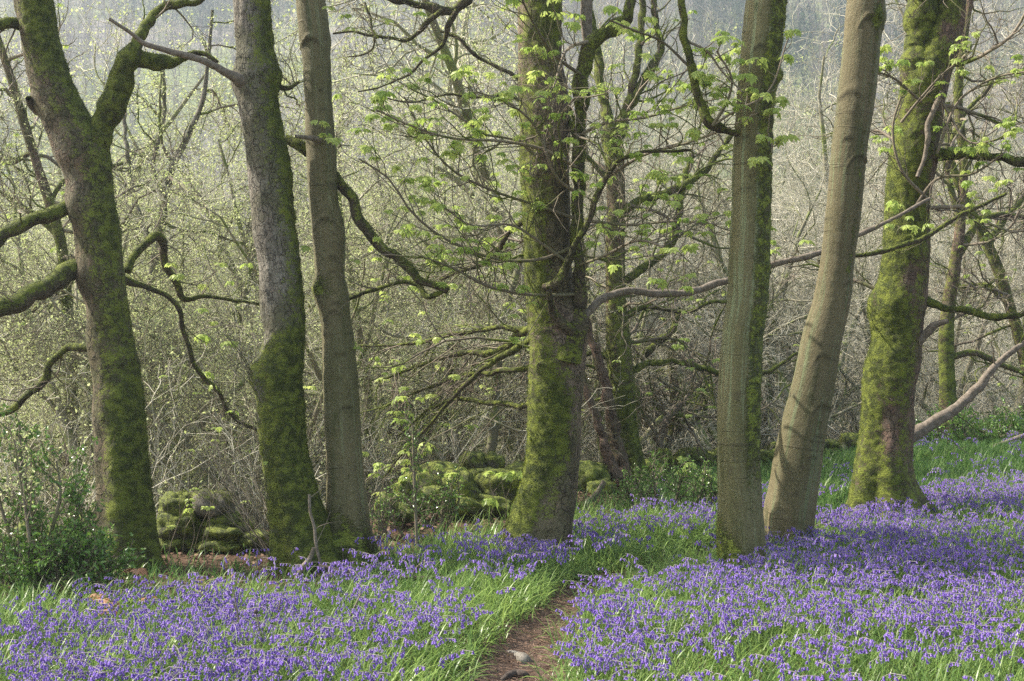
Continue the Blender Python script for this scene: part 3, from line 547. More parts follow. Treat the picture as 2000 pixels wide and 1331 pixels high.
for i, s_ in enumerate(spray):
    S, _ = spline(np.array(pxp(s_, Y - .14, -.85 if i % 2 else -.5)), 16); addtubes(t.crown, S[None, :, :3], S[None, :, 3], 6, moss=.3)
    t.ramify(S[None, :, :3], S[None, :, 3], (dict(SPR[0], n=16, L=.7), SPR[1]), .8, (.038, .078))
# drooping boughs to the left of the trunk
for s_ in ([(1045, 640, 9), (1015, 655, 8), (1000, 672, 7), (965, 687, 7), (920, 690, 6), (860, 702, 4), (800, 722, 3), (740, 745, 2)],
           [(1050, 645, 8), (980, 640, 5), (930, 645, 5), (860, 660, 4), (800, 672, 3), (700, 676, 2.4)],
           [(1050, 715, 7), (1000, 722, 5), (960, 730, 5), (900, 735, 4), (820, 765, 3), (740, 800, 2)],
           [(1050, 790, 6), (1000, 793, 5), (950, 787, 4.5), (900, 780, 4), (840, 800, 3), (780, 850, 2)],
           [(1045, 660, 7), (960, 710, 5), (900, 760, 4), (840, 830, 3), (790, 880, 2), (745, 940, 1.6)],
           [(1050, 420, 6), (1010, 440, 5.5), (985, 470, 5), (960, 510, 4.5), (900, 530, 4), (860, 545, 2.4)]):
    t.limb(pxp(s_, Y + .3, 1.0), moss=.7, tuftn=500, sides=12, subs=(dict(n=13, L=.75, ang=(20, 50), K=9, wig=.13, up=-.12, rk=.6, rmax=.007, rtip=.002), dict(n=5, L=.4, ang=(20, 50), K=7, wig=.2, up=.03, rk=.6, rmax=.003, rtip=.0012)), leaves=.10)
boughs(t, 8, 2.2, P=np.array([[[.3 + .01 * k, 10.55, 1.0 + .28 * k] for k in range(12)]]), R=np.full((1, 12), .03), leaves=.2, rm=.012); up_crown(t, *pxp([(1040, -600, 32)], Y)[0], H=4, lean=(.2, .2)); t.finish()

# --- T5 / T6: two smooth tan trunks on the right
Y = 9.4
t = Tree('beech_tree', 'nearest smooth tan trunk with a dark green moss stripe, upright beside the slanted one', 'tree', base_of(1452, 1131, Y))
tr = [(1530, -600, 30), (1508, -150, 37), (1496, 0, 39), (1485, 100, 38), (1475, 200, 36), (1469, 300, 37), (1467, 400, 38), (1463, 500, 39), (1458, 600, 39), (1452, 640, 39), (1445, 744, 41), (1442, 848, 41), (1445, 951, 42), (1449, 1055, 44), (1452, 1100, 43), (1456, 1131, 40), (1457, 1165, 38)]
s5 = [(P3(x, 0, Y)[0], P3(0, y, Y)[2], wd, am) for x, y, wd, am in ((1480, 92, .07, .006), (1450, 268, .05, .005), (1492, 330, .06, .012), (1485, 520, .07, .01), (1470, 745, .05, .004), (1415, 820, .015, .012), (1460, 640, .04, .004), (1450, 365, .06, .005))]
stripe5 = lambda P, n: .72 * sst(-.15, .35, n[..., 0] + .15 * fbm(P * np.array([1, 1, .4]), 6, 3, 3)) * sst(.35, 1.1, P[..., 2]) * (n[..., 1] < .9) + 1.0 * sst(.28, .02, P[..., 2] + .25 * n[..., 0])
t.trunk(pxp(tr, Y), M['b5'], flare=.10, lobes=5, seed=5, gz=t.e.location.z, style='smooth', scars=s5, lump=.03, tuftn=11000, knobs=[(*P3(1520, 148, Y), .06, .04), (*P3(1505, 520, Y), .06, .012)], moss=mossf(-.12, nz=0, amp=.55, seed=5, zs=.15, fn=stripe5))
t.limb(pxp([(1322, -60, 7), (1330, 0, 7), (1335, 60, 8), (1345, 120, 8), (1355, 170, 8), (1375, 218, 8), (1392, 246, 9), (1430, 256, 7), (1455, 262, 6)], Y - .15, .1), moss=.45, tuftn=900, sides=18, knob=.2, subs=SPR, leaves=.55, leafs=(.05, .085))
for s_ in ([(1392, 246, 4), (1420, 200, 3), (1430, 160, 2.4), (1400, 100, 2)], [(1392, 246, 3), (1440, 215, 2.4), (1490, 190, 2), (1540, 75, 1.6)], [(1340, 80, 3), (1380, 100, 2.6), (1410, 140, 2), (1450, 180, 2)], [(1345, 130, 3), (1290, 80, 2.6), (1240, 60, 2), (1190, 40, 2)], [(1480, 262, 3), (1505, 275, 2.4), (1508, 300, 1.8)]):
    S, _ = spline(np.array(pxp(s_, Y - .12, -.15)), 14); addtubes(t.crown, S[None, :, :3], S[None, :, 3], 5, moss=.2); t.ramify(S[None, :, :3], S[None, :, 3], (dict(SPR[0], n=6, L=.25),), .85, (.05, .09))
up_crown(t, *pxp([(1530, -600, 30)], Y)[0], H=4.5, lean=(.3, .2)); t.finish()
Y = 10.2
t = Tree('beech_tree', 'smooth brown trunk slanting to the right out of the bluebells, hollow scar at its foot', 'tree', base_of(1537, 1090, Y))
tr = [(1750, -600, 29), (1712, -200, 34), (1691, 0, 36), (1682, 100, 36), (1671, 200, 36), (1658, 300, 34), (1649, 400, 34), (1637, 500, 33), (1622, 600, 36), (1608, 650, 38), (1590, 744, 40), (1567, 848, 44), (1550, 951, 46), (1542, 1003, 46), (1537, 1055, 43), (1536, 1090, 45), (1535, 1125, 47)]
s6 = [(P3(x, 0, Y)[0], P3(0, y, Y)[2], wd, am) for x, y, wd, am in ((1695, 35, .10, .016), (1655, 180, .10, .007), (1672, 305, .09, .016), (1650, 270, .06, .005), (1600, 690, .07, .006), (1600, 785, .09, .012), (1590, 845, .05, .012), (1578, 885, .05, .012), (1540, 1050, .10, .02), (1545, 955, .05, .006), (1615, 425, .04, .005), (1650, 550, .04, .006))]
s6f = lambda P, n: .55 * np.exp(-((n[..., 0] - .55) / .25) ** 2) * sst(1.6, 2.2, P[..., 2]) + .9 * sst(.22, .02, P[..., 2]) * sst(-.3, .3, n[..., 0]) + .8 * np.exp(-(np.linalg.norm(P - P3(1716, 30, 10.05), axis=-1) / .1) ** 2)
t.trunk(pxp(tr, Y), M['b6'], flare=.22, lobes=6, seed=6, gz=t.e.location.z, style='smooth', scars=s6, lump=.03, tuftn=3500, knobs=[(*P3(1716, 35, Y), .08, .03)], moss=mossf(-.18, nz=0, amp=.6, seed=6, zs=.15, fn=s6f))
up_crown(t, *pxp([(1750, -600, 29)], Y)[0], H=4.5, lean=(.6, .2)); t.finish()

# --- T7: the big mossy tree far right
Y = 12.45
t = Tree('sycamore_tree', 'stout tree thickly covered in bright moss at right, splitting in two near the top', 'tree', base_of(1732, 1018, Y))
tr = [(1905, -500, 18), (1880, -200, 24), (1858, 0, 28), (1850, 50, 31), (1834, 100, 38), (1811, 150, 44), (1800, 200, 43), (1794, 250, 43), (1787, 300, 45), (1778, 350, 44), (1773, 400, 42), (1770, 500, 44), (1765, 550, 46), (1755, 600, 52), (1753, 665, 48), (1748, 692, 50), (1738, 744, 51), (1734, 796, 49), (1731, 848, 49), (1727, 900, 52), (1727, 951, 58), (1730, 1003, 66), (1732, 1024, 70), (1732, 1050, 72)]
bare7 = lambda P, n: -.95 * np.exp(-((P[..., 0] - P3(1735, 0, 12.3)[0]) / .06) ** 2 - ((P[..., 2] - P3(0, 830, 12.3)[2]) / .22) ** 2) - .8 * np.exp(-((P[..., 0] - P3(1775, 0, 12.3)[0]) / .06) ** 2 - ((P[..., 2] - P3(0, 535, 12.3)[2]) / .13) ** 2) - .8 * np.exp(-((P[..., 0] - P3(1850, 0, 12.3)[0]) / .07) ** 2 - ((P[..., 2] - P3(0, 60, 12.3)[2]) / .08) ** 2)
t.trunk(pxp(tr, Y), M['b7'], flare=.65, lobes=5, seed=7, gz=t.e.location.z, tuftn=42000, lump=.09, knobs=[(*P3(1700, 590, Y), .15, .03)], moss=mossf(.62, nx=-.22, nz=.3, amp=.8, lowz=.3, seed=7, fn=lambda P, n: bare7(P, n) - .3 * sst(.5, .95, n[..., 0]) * sst(.4, .9, P[..., 2])))
t.limb(pxp([(1815, -300, 20), (1808, -100, 26), (1803, 0, 27), (1796, 80, 28), (1793, 140, 30), (1795, 190, 28)], Y + .02), moss=.8, sides=30, tuftn=4500, knob=.05)
t.limb(pxp([(1808, 300, 22), (1835, 302, 14), (1865, 298, 11), (1920, 305, 9), (1965, 311, 9), (2015, 318, 9), (2090, 325, 8)], Y - .05, -.3), moss=.7, sides=20, tuftn=1200, subs=(TW1, TW2), leaves=.2)
t.limb(pxp([(1790, 575, 16), (1815, 590, 10), (1845, 602, 7), (1900, 606, 7), (1950, 620, 7), (2000, 612, 6), (2070, 600, 5)], Y, -.4), moss=.75, tuftn=1000, subs=(TW1, TW2))
t.limb(pxp([(1790, 668, 12), (1812, 650, 9), (1830, 635, 7), (1852, 628, 5)], Y - .1, -.15), mat_=M['dead'], moss=0, tuftn=0, name='branch_stub')
t.limb(pxp([(1772, 860, 14), (1800, 838, 12), (1830, 821, 11), (1870, 796, 10), (1905, 765, 9), (1940, 720, 7), (1985, 680, 5), (2030, 650, 4)], Y + .25, .2), mat_=M['dead'], moss=0, tuftn=0, name='bare_branch', subs=(dict(TW1, n=8, L=.8), dict(TW2, n=5)))
t.limb(pxp([(1840, 180, 5), (1828, 205, 6), (1816, 235, 6), (1810, 290, 5), (1793, 346, 4)], Y - .2, -.05), mat_=M['dead'], moss=0, tuftn=0, name='dead_branch')
for s_ in ([(1812, 390, 3.5), (1760, 330, 3), (1745, 240, 2.4), (1760, 190, 2)], [(1790, 400, 3.5), (1830, 350, 3), (1900, 340, 2.6), (1960, 300, 2)], [(1760, 240, 3), (1800, 190, 2.4), (1860, 130, 2), (1900, 110, 2)], [(1800, 200, 3), (1740, 150, 2.4), (1700, 140, 2)], [(1830, 300, 3), (1880, 190, 2.6), (1950, 150, 2.2), (2010, 140, 2)], [(1840, 200, 3), (1900, 280, 2.4), (1960, 270, 2)]):
    S, _ = spline(np.array(pxp(s_, Y - .2, -.4)), 14); addtubes(t.crown, S[None, :, :3], S[None, :, 3], 5, moss=.2); t.ramify(S[None, :, :3], S[None, :, 3], (dict(SPR[0], n=8, L=.45), dict(SPR[1])), .6, (.05, .08))
boughs(t, 9, 1.8, t0=.3, t1=.8, leaves=.05); up_crown(t, *pxp([(1905, -500, 18)], Y)[0], H=3.5, lean=(.4, .2)); t.finish()

# --- T8: slimmer mossy tree behind the path
Y = 15.4
t = Tree('sycamore_tree', 'bright mossy mid-distance tree just right of the central trunk, branching widely', 'tree', base_of(1233, 945, Y))
tr = [(1195, 262, 20), (1199, 300, 18), (1203, 400, 18), (1202, 480, 19), (1202, 550, 19), (1206, 640, 22), (1214, 744, 24), (1222, 848, 22), (1230, 900, 25), (1235, 945, 32), (1236, 965, 34)]
t.trunk(pxp(tr, Y), M['b7'], flare=.35, lobes=5, seed=8, gz=t.e.location.z, tuftn=15000, lump=.08, sides=48, moss=mossf(.68, nz=.3, amp=.7, seed=8))
BG1 = (dict(n=8, L=1.0, ang=(30, 65), K=8, wig=.22, up=.1, rk=.55, rmax=.014, rtip=.003), dict(n=5, L=.5, ang=(30, 60), K=6, wig=.22, up=.12, rk=.6, rtip=.0018))
for s_ in ([(1197, 285, 14), (1188, 230, 11), (1175, 180, 9), (1166, 100, 8), (1150, 0, 7), (1140, -150, 6)],
           [(1200, 285, 13), (1216, 232, 11), (1240, 190, 10), (1268, 142, 9), (1290, 100, 7), (1281, 50, 6), (1275, -40, 6)],
           [(1205, 280, 10), (1222, 220, 8), (1240, 150, 8), (1250, 80, 7), (1256, 0, 6), (1262, -150, 5)],
           [(1210, 418, 12), (1232, 402, 9), (1255, 390, 8), (1290, 382, 7), (1330, 365, 7), (1370, 340, 5.5), (1410, 290, 5), (1430, 265, 4)],
           [(1210, 555, 10), (1232, 540, 7), (1255, 524, 8), (1290, 500, 8), (1315, 470, 8), (1325, 420, 8), (1335, 370, 6), (1350, 300, 5)],
           [(1220, 735, 10), (1240, 722, 7), (1262, 711, 6), (1310, 708, 5.5), (1370, 718, 5.5), (1415, 730, 5), (1500, 725, 4), (1560, 690, 3)],
           [(1195, 700, 8), (1160, 690, 5), (1100, 720, 4), (1040, 760, 3)],
           [(1200, 360, 8), (1170, 330, 5), (1120, 280, 4), (1080, 230, 3), (1000, 190, 3)],
           [(1210, 620, 8), (1270, 600, 5), (1330, 610, 4), (1400, 590, 3), (1500, 620, 2)]):
    t.limb(pxp(s_, Y, .2), moss=.7, tuftn=900, subs=BG1, leaves=.10, leafs=(.05, .08))
t.limb(pxp([(1145, 620, 6), (1155, 665, 8), (1170, 705, 9), (1182, 745, 10), (1190, 790, 11), (1200, 850, 12), (1213, 900, 15), (1222, 950, 18)], Y - .3), name='side_stem', mat_=M['b7'], moss=.15, tuftn=500)
t.limb(pxp([(1140, 735, 5), (1152, 780, 7), (1170, 830, 8), (1185, 880, 10), (1205, 935, 12)], Y - .5), name='side_stem', mat_=M['b7'], moss=.1, tuftn=200, subs=(dict(n=14, L=.4, K=6, wig=.3, rk=.4, rmax=.005), dict(n=4, L=.2, K=4, wig=.3)))
t.limb(pxp([(1250, 700, 6), (1275, 680, 7), (1310, 650, 6), (1330, 600, 5)], Y + .6), moss=.7, tuftn=200)
boughs(t, 14, 2.2, t0=.25, leaves=.22); t.finish()

# --- overhanging branch, top centre; belongs to a tree whose trunk stands above the frame's left centre
Y = 11.6
t = Tree('oak_tree', 'dark crooked lichen-tipped boughs hanging in at the top edge left of the central trunk', 'tree', base_of(1075, 1000, 12.6))
for s_ in ([(700, -90, 9), (760, -5, 8), (795, 5, 8), (830, 12, 8), (865, 22, 9), (895, 12, 9), (918, -5, 9), (960, -80, 10)],
           [(865, 20, 7), (838, 40, 6), (815, 65, 5), (797, 80, 4.5), (765, 75, 3.5), (732, 72, 3), (690, 62, 2.6), (650, 67, 2)],
           [(893, 20, 6), (880, 45, 5), (872, 65, 4.5), (865, 87, 3.6), (830, 115, 3), (800, 145, 2.4), (770, 160, 2), (735, 172, 1.6), (700, 180, 1.3)],
           [(735, 75, 3), (728, 60, 2.6), (722, 30, 2.2), (712, 5, 2)], [(732, 74, 2.6), (728, 95, 2), (705, 108, 1.6), (680, 112, 1.4)],
           [(1060, 180, 6), (1000, 145, 4.5), (970, 130, 4), (930, 108, 3.4), (895, 75, 3), (860, 62, 2)],
           [(1065, 165, 5), (1000, 180, 4), (930, 190, 3), (880, 185, 2.4), (800, 200, 2), (740, 190, 1.6)]):
    t.limb(pxp(s_, Y, .2), moss=.25, tuftn=250, sides=14, knob=.25, subs=(dict(n=10, L=.38, ang=(40, 80), K=8, wig=.42, up=.05, rk=.45, rmax=.005, rtip=.0014), dict(n=4, L=.16, ang=(40, 80), K=5, wig=.4, rk=.6, rtip=.001)), leaves=0)
small_leaves(t.leaf, np.concatenate(t.crown.v)[::29], (.012, .022))
t.trunk(pxp([(1035, -300, 24), (1055, -100, 26), (1062, 0, 26), (1070, 300, 28), (1078, 600, 30), (1084, 900, 34), (1075, 1000, 38), (1075, 1020, 40)], 12.6), M['b1'], sides=24, moss=mossf(.4), seed=21)
t.limb(pxp([(1050, -120, 14), (1000, -110, 11), (960, -80, 10)], 12.6, -1.0), moss=.3)
t.finish('twig', 'speck')

# ================================================================== SMALLER TREES THAT STAND APART
def slim(name, label, base, traces, Y, mat_='b7', twig='twig', subs=BG1, moss=.5, leaves=.1, leafs=(.045, .07), group=None, spk=0):
    t = Tree(name, label, 'tree', base_of(*base, Y), group)
    for i, (tr, dY) in enumerate(traces):
        pts = pxp(tr, Y, dY); mm = M[mat_]
        if i == 0: t.trunk(pts, mm, seed=int(RS.randint(99)), gz=t.e.location.z, flare=.25, sides=22, ring=.04, lump=.10, moss=mossf(moss, amp=.8), tuftn=1500)
        t.limb(pts[::-1] if i == 0 else pts, mm, subs=subs, moss=moss, tuftn=250 if i else 0, leaves=leaves, leafs=leafs, sides=12, ring=.05) if i else t.ramify(spline(np.array(pts[::-1]), 16)[0][None, :, :3], spline(np.array(pts[::-1]), 16)[0][None, :, 3], subs, leaves, leafs)
    boughs(t, 11, 2.0 * Y / 16, t0=.25, t1=1, leaves=.04 if not spk else 0)
    if spk: small_leaves(t.leaf, np.concatenate(t.crown.v)[RS.randint(0, sum(len(a) for a in t.crown.v), spk)] + RS.normal(size=(spk, 3)) * .03, (.02, .04))
    t.finish(twig, 'syc' if not spk else 'speck'); return t
slim('sycamore_tree', 'dark ridged trunk beyond the bank behind the leaning bare branch at right', (1853, 866), [([(1905, -60, 6), (1885, 60, 7), (1872, 180, 8), (1882, 330, 9), (1876, 440, 10), (1862, 540, 12), (1849, 640, 14), (1849, 720, 15), (1852, 800, 17), (1853, 862, 20), (1853, 885, 22)], 0), ([(1870, 500, 8), (1920, 430, 7), (1975, 420, 5), (2040, 440, 4)], .3), ([(1850, 700, 7), (1900, 690, 6), (1960, 715, 5), (2040, 745, 4)], .2), ([(1872, 420, 7), (1850, 330, 6), (1870, 250, 5), (1940, 160, 4)], .2)], 18.6, moss=.5)
slim('sycamore_tree', 'slanting mossy grey-green trunk near the right edge, leaning left at its top', (2040, 872), [([(1850, 200, 5), (1862, 330, 7), (1895, 410, 9), (1925, 470, 10), (1950, 530, 11), (1970, 590, 10), (1990, 660, 11), (2015, 760, 12), (2040, 880, 16)], 0), ([(1930, 480, 7), (1960, 430, 6), (2010, 380, 5)], .3), ([(1975, 600, 7), (1930, 560, 5), (1880, 560, 4), (1840, 590, 3)], .3)], 19.5, moss=.75)
slim('hawthorn_tree', 'twisted low tree with pale crooked limbs behind the wall between central and tan trunks', (1300, 905), [([(1318, 640, 6), (1312, 700, 8), (1318, 780, 10), (1318, 830, 12), (1300, 870, 14), (1290, 905, 18), (1290, 930, 20)], 0), ([(1300, 870, 9), (1270, 840, 9), (1252, 800, 7), (1246, 770, 5)], .2), ([(1316, 840, 7), (1350, 825, 6), (1378, 800, 5), (1382, 770, 4)], .2)], 17.2, moss=.6)
t = slim('hawthorn_tree', 'smooth grey-brown sapling curving up beside the twisted low tree', (1286, 915), [([(1395, 715, 3), (1370, 745, 4), (1330, 790, 5), (1300, 825, 6), (1290, 860, 6.5), (1285, 900, 7), (1284, 925, 8)], 0)], 16.3, mat_='dead', moss=0, leaves=0)
slim('alder_tree', 'small dark trunk seen beyond the tumbled wall left of the central trunk', (880, 915), [([(870, 640, 4), (878, 740, 6), (876, 800, 7), (880, 860, 8), (882, 915, 9), (882, 945, 10)], 0)], 17.5, moss=.35)
slim('alder_tree', 'thin reddish trunk beyond the left end of the tumbled mossy wall', (818, 935), [([(806, 700, 3), (812, 800, 4), (816, 860, 4.5), (817, 935, 5), (817, 965, 6)], 0)], 16.5, mat_='b4', moss=-.3)
slim('sycamore_tree', 'dim zigzag mossy trunk at the left edge behind the forked trunk', (142, 900), [([(-10, 60, 7), (20, 150, 8), (50, 250, 9), (78, 340, 9), (98, 400, 10), (118, 470, 10), (128, 560, 11), (136, 700, 12), (140, 820, 14), (142, 910, 16)], 0), ([(78, 340, 6), (60, 300, 5), (20, 320, 4), (-20, 300, 3)], .2), ([(120, 470, 6), (80, 430, 6), (20, 390, 5), (-20, 360, 4)], .3), ([(130, 560, 6), (80, 590, 5), (40, 650, 5), (20, 720, 4)], .3), ([(98, 395, 5), (130, 350, 5), (200, 330, 4), (240, 320, 3)], .3)], 15.0, moss=.5, leaves=.15, twig='twig')
slim('birch_tree', 'slender pale-stemmed birch forking in the gap between the forked and grey trunks', (300, 960), [([(415, 20, 3), (405, 130, 4), (395, 200, 5), (365, 270, 6), (335, 330, 7), (322, 400, 8), (300, 520, 8), (275, 640, 9), (268, 760, 10), (268, 930, 12)], 0), ([(322, 395, 5), (300, 330, 4), (320, 230, 4), (318, 120, 3)], .2), ([(300, 500, 5), (262, 380, 4), (245, 270, 4), (240, 200, 3)], .3)], 17.5, mat_='b2', moss=.1, leaves=0, spk=9000)
for pts, lab in (([(735, 330, 3), (780, 560, 4), (790, 800, 6), (795, 960, 8)], 'slim grey stem in the wood left of the leafy shoots'), ([(1010, 880, 4), (960, 700, 3), (940, 560, 2.4)], None)):
    if lab: slim('alder_tree', lab, (795, 960), [(pts, 0)], 19, mat_='b2', leaves=0, spk=2500, moss=0)

# ================================================================== THE WOOD BEYOND THE WALL
def wood_proto(kind, seed):
    """one tree about 9 m tall at the origin: stem and limbs, twigs, small leaves"""
    global RS; keep = RS; RS = np.random.RandomState(seed)
    tk, cr, lf = MB(), MB(), MB()
    n0 = {'multi': 3, 'single': 1, 'birch': 2}[kind]; H = RS.uniform(8, 10)
    P = np.zeros((n0, 14, 3)); D = nrm(np.c_[RS.normal(size=(n0, 2)) * (.28 if kind == 'multi' else .1), np.ones(n0)])
    P[:, 0, :2] = RS.normal(size=(n0, 2)) * .15; P[:, 0, 2] = -.3
    for k in range(1, 14): D = nrm(D + RS.normal(size=(n0, 3)) * .13 + [0, 0, .05]); P[:, k] = P[:, k - 1] + D * H / 13
    R = np.linspace(1, .12, 14)[None] * RS.uniform(.09, .15, n0)[:, None]; addtubes(tk, P, R, 10, moss=1.0)
    dr = -.05 if kind == 'birch' else 0
    A, B = grow(P, R, 16 // n0 + 6, 3.6 if kind != 'birch' else 2.2, ang=(45, 85) if kind != 'birch' else (25, 50), t0=.12, K=12, wig=.26, up=.03, rk=.55, rmax=.05, rtip=.008, tdec=.55); addtubes(tk, A, B, 6, moss=.8)
    A, B = grow(A, B, 9, 1.7, ang=(30, 70), K=9, wig=.26, up=.04 + dr, rk=.6, rmax=.018, rtip=.004); addtubes(cr, A, B, 4, moss=.6)
    A, B = grow(A, B, 5, .85, ang=(30, 65), K=7, wig=.25, up=.05 + dr * 3, rk=.7, rmax=.009, rtip=.0032); addtubes(cr, A, B, 3, moss=.2)
    A, B = grow(A, B, 2, .5, ang=(30, 60), K=5, wig=.22, up=.06 + dr * 5, rk=.8, rmax=.004, rtip=.0026); addtubes(cr, A, B, 3, moss=0.)
    small_leaves(lf, along(A, 6) + RS.normal(size=(len(A) * 6, 3)) * .04, (.025, .055))
    RS = keep; return tk, cr, lf
PROT = []
for i, kd in enumerate(('multi', 'single', 'multi', 'birch', 'single')):
    tk, cr, lf = wood_proto(kd, 100 + i); 
    tm = 'twig' if kd != 'birch' else 'twigpale'
    PROT.append((kd, tk.mesh('wood_trunk', M['midwood']), cr.mesh('wood_crown', M['midwood']), cr.mesh('wood_crown_pale', M['twigpale']), lf.mesh('wood_foliage', M['speck'], False)))
def wood_tree(ip, x, y, rz, s, pale, leafy, label, group, name):
    kd, mt, mc, mcp, ml = PROT[ip]
    e = empty(name, (x, y, float(ground(x, y))), label, 'tree', group); e.rotation_euler = (0, 0, rz); e.scale = (s, s, s)
    for nm, me in (('trunk', mt), ('crown', mcp if pale else mc)) + ((('foliage', ml),) if leafy else ()):
        o = bpy.data.objects.new(nm, me); col.objects.link(o); o.parent = e
RW = np.random.RandomState(5); placed = []
def scatter_wood(n, y0, y1, fx0, fx1, group, label, leafy, pale, prot, name, smin=.75, smax=1.25, sep=1.6):
    c = 0; tries = 0
    while c < n and tries < 4000:
        tries += 1; y = y0 + (y1 - y0) * RW.rand(); u = RW.uniform(fx0, fx1); x = (u - 1000) / F * y
        if y < np.interp(x, WX, WY) + 1.6 or any((x - a) ** 2 + (y - b) ** 2 < sep ** 2 for a, b in placed): continue
        placed.append((x, y)); wood_tree(prot[RW.randint(len(prot))], x, y, RW.uniform(0, 6.28), RW.uniform(smin, smax), RW.rand() < pale, RW.rand() < leafy, label, group, name); c += 1
scatter_wood(7, 12.5, 17, -120, 960, 'crooked fresh-leaved trees right behind the wall', 'crooked low tree in small pale leaf right behind the wall at left', 1, .3, (0, 2), 'woodland_tree', .38, .55, 1.0)
scatter_wood(10, 16.5, 21, 1080, 2120, 'crooked mossy-limbed trees right behind the bank', 'crooked low leafless tree with mossy limbs right behind the bank', 0, .6, (0, 2, 4), 'woodland_tree', .42, .62, 1.2)
scatter_wood(9, 14.5, 22, -150, 950, 'fresh-leaved trees just below the wall', 'slight tree in fresh pale green leaf just below the wall at left', 1, .5, (0, 2, 3), 'woodland_tree', .5, .75)
scatter_wood(13, 22, 36, -200, 1050, 'pale green trees further down the slope', 'pale green leafy tree further down the wooded slope at left', 1, .6, (0, 2, 3, 4), 'woodland_tree', 1.0, 1.5)
scatter_wood(14, 19, 27, 950, 2150, 'bare twiggy trees just below the wall', 'bare low tree with tangled pale twigs below the bank at right', 0, 1.1, (0, 2, 4), 'woodland_tree', .5, .8)
scatter_wood(15, 27, 42, 950, 2200, 'bare trees further down the slope', 'bare grey tree further down the wooded slope at right', .12, 1.1, (0, 1, 2, 4), 'woodland_tree', 1.0, 1.4)
scatter_wood(22, 42, 75, -300, 2300, 'hazy trees on the valley floor', 'hazy grey-green tree standing deep in the valley', .4, .8, (0, 1, 2, 3, 4), 'woodland_tree', 1.3, 1.9, 2.5)
x, y = (760 - 1000) / F * 46, 46
e = empty('birch_tree', (x, y, float(ground(x, y))), 'tall wispy yellow-green birch rising hazily left of the central trunk', 'tree'); e.scale = (1.55, 1.55, 2.0)
for nm, me in (('trunk', PROT[3][1]), ('crown', PROT[3][3]), ('foliage', PROT[3][4])):
    o = bpy.data.objects.new(nm, me); col.objects.link(o); o.parent = e

# scrub: twiggy undergrowth on the slope below the wall
ug = MB(); ul = MB(); n = 1900
Yg = 10.5 + 32 * RW.rand(n) ** 1.3; Xg = (RW.uniform(-300, 2300, n) - 1000) / F * Yg; ok = (Yg > np.interp(Xg, WX, WY) + .9) & ((Xg / Yg * F < -60) | (RW.rand(n) < .55)); Xg, Yg = Xg[ok], Yg[ok]; n = len(Xg)
P = np.zeros((n, 8, 3)); P[:, 0] = np.c_[Xg, Yg, ground(Xg, Yg)]; D = nrm(np.c_[RW.normal(size=(n, 2)) * .6, np.ones(n)]); L = RW.uniform(.6, 2.4, n)
for k in range(1, 8): D = nrm(D + RW.normal(size=(n, 3)) * .16); P[:, k] = P[:, k - 1] + D * (L / 7)[:, None]
R = np.linspace(1, .3, 8)[None] * RW.uniform(.003, .009, n)[:, None]; addtubes(ug, P, R, 3, moss=0.)
P, R = grow(P, R, 6, .8, ang=(25, 60), t0=.1, K=6, wig=.2, up=.1, rk=.6, rtip=.0025); addtubes(ug, P, R, 3, moss=0.)
P, R = grow(P, R, 2, .4, ang=(25, 60), K=4, wig=.2, up=.1, rk=.7, rtip=.002); addtubes(ug, P, R, 3, moss=0.)
tp = P[:, -1]; keepl = tp[(RW.rand(len(tp)) < np.interp(tp[:, 0] / tp[:, 1] * F + 1000, [900, 1300], [.8, .12]))]; small_leaves(ul, np.repeat(keepl, 2, 0) + RW.normal(size=(len(keepl) * 2, 3)) * .04, (.02, .045))
tag(ug.build('undergrowth', M['twigpale']), kind='stuff'); tag(ul.build('undergrowth_leaves', M['speck'], smooth=False), kind='stuff')

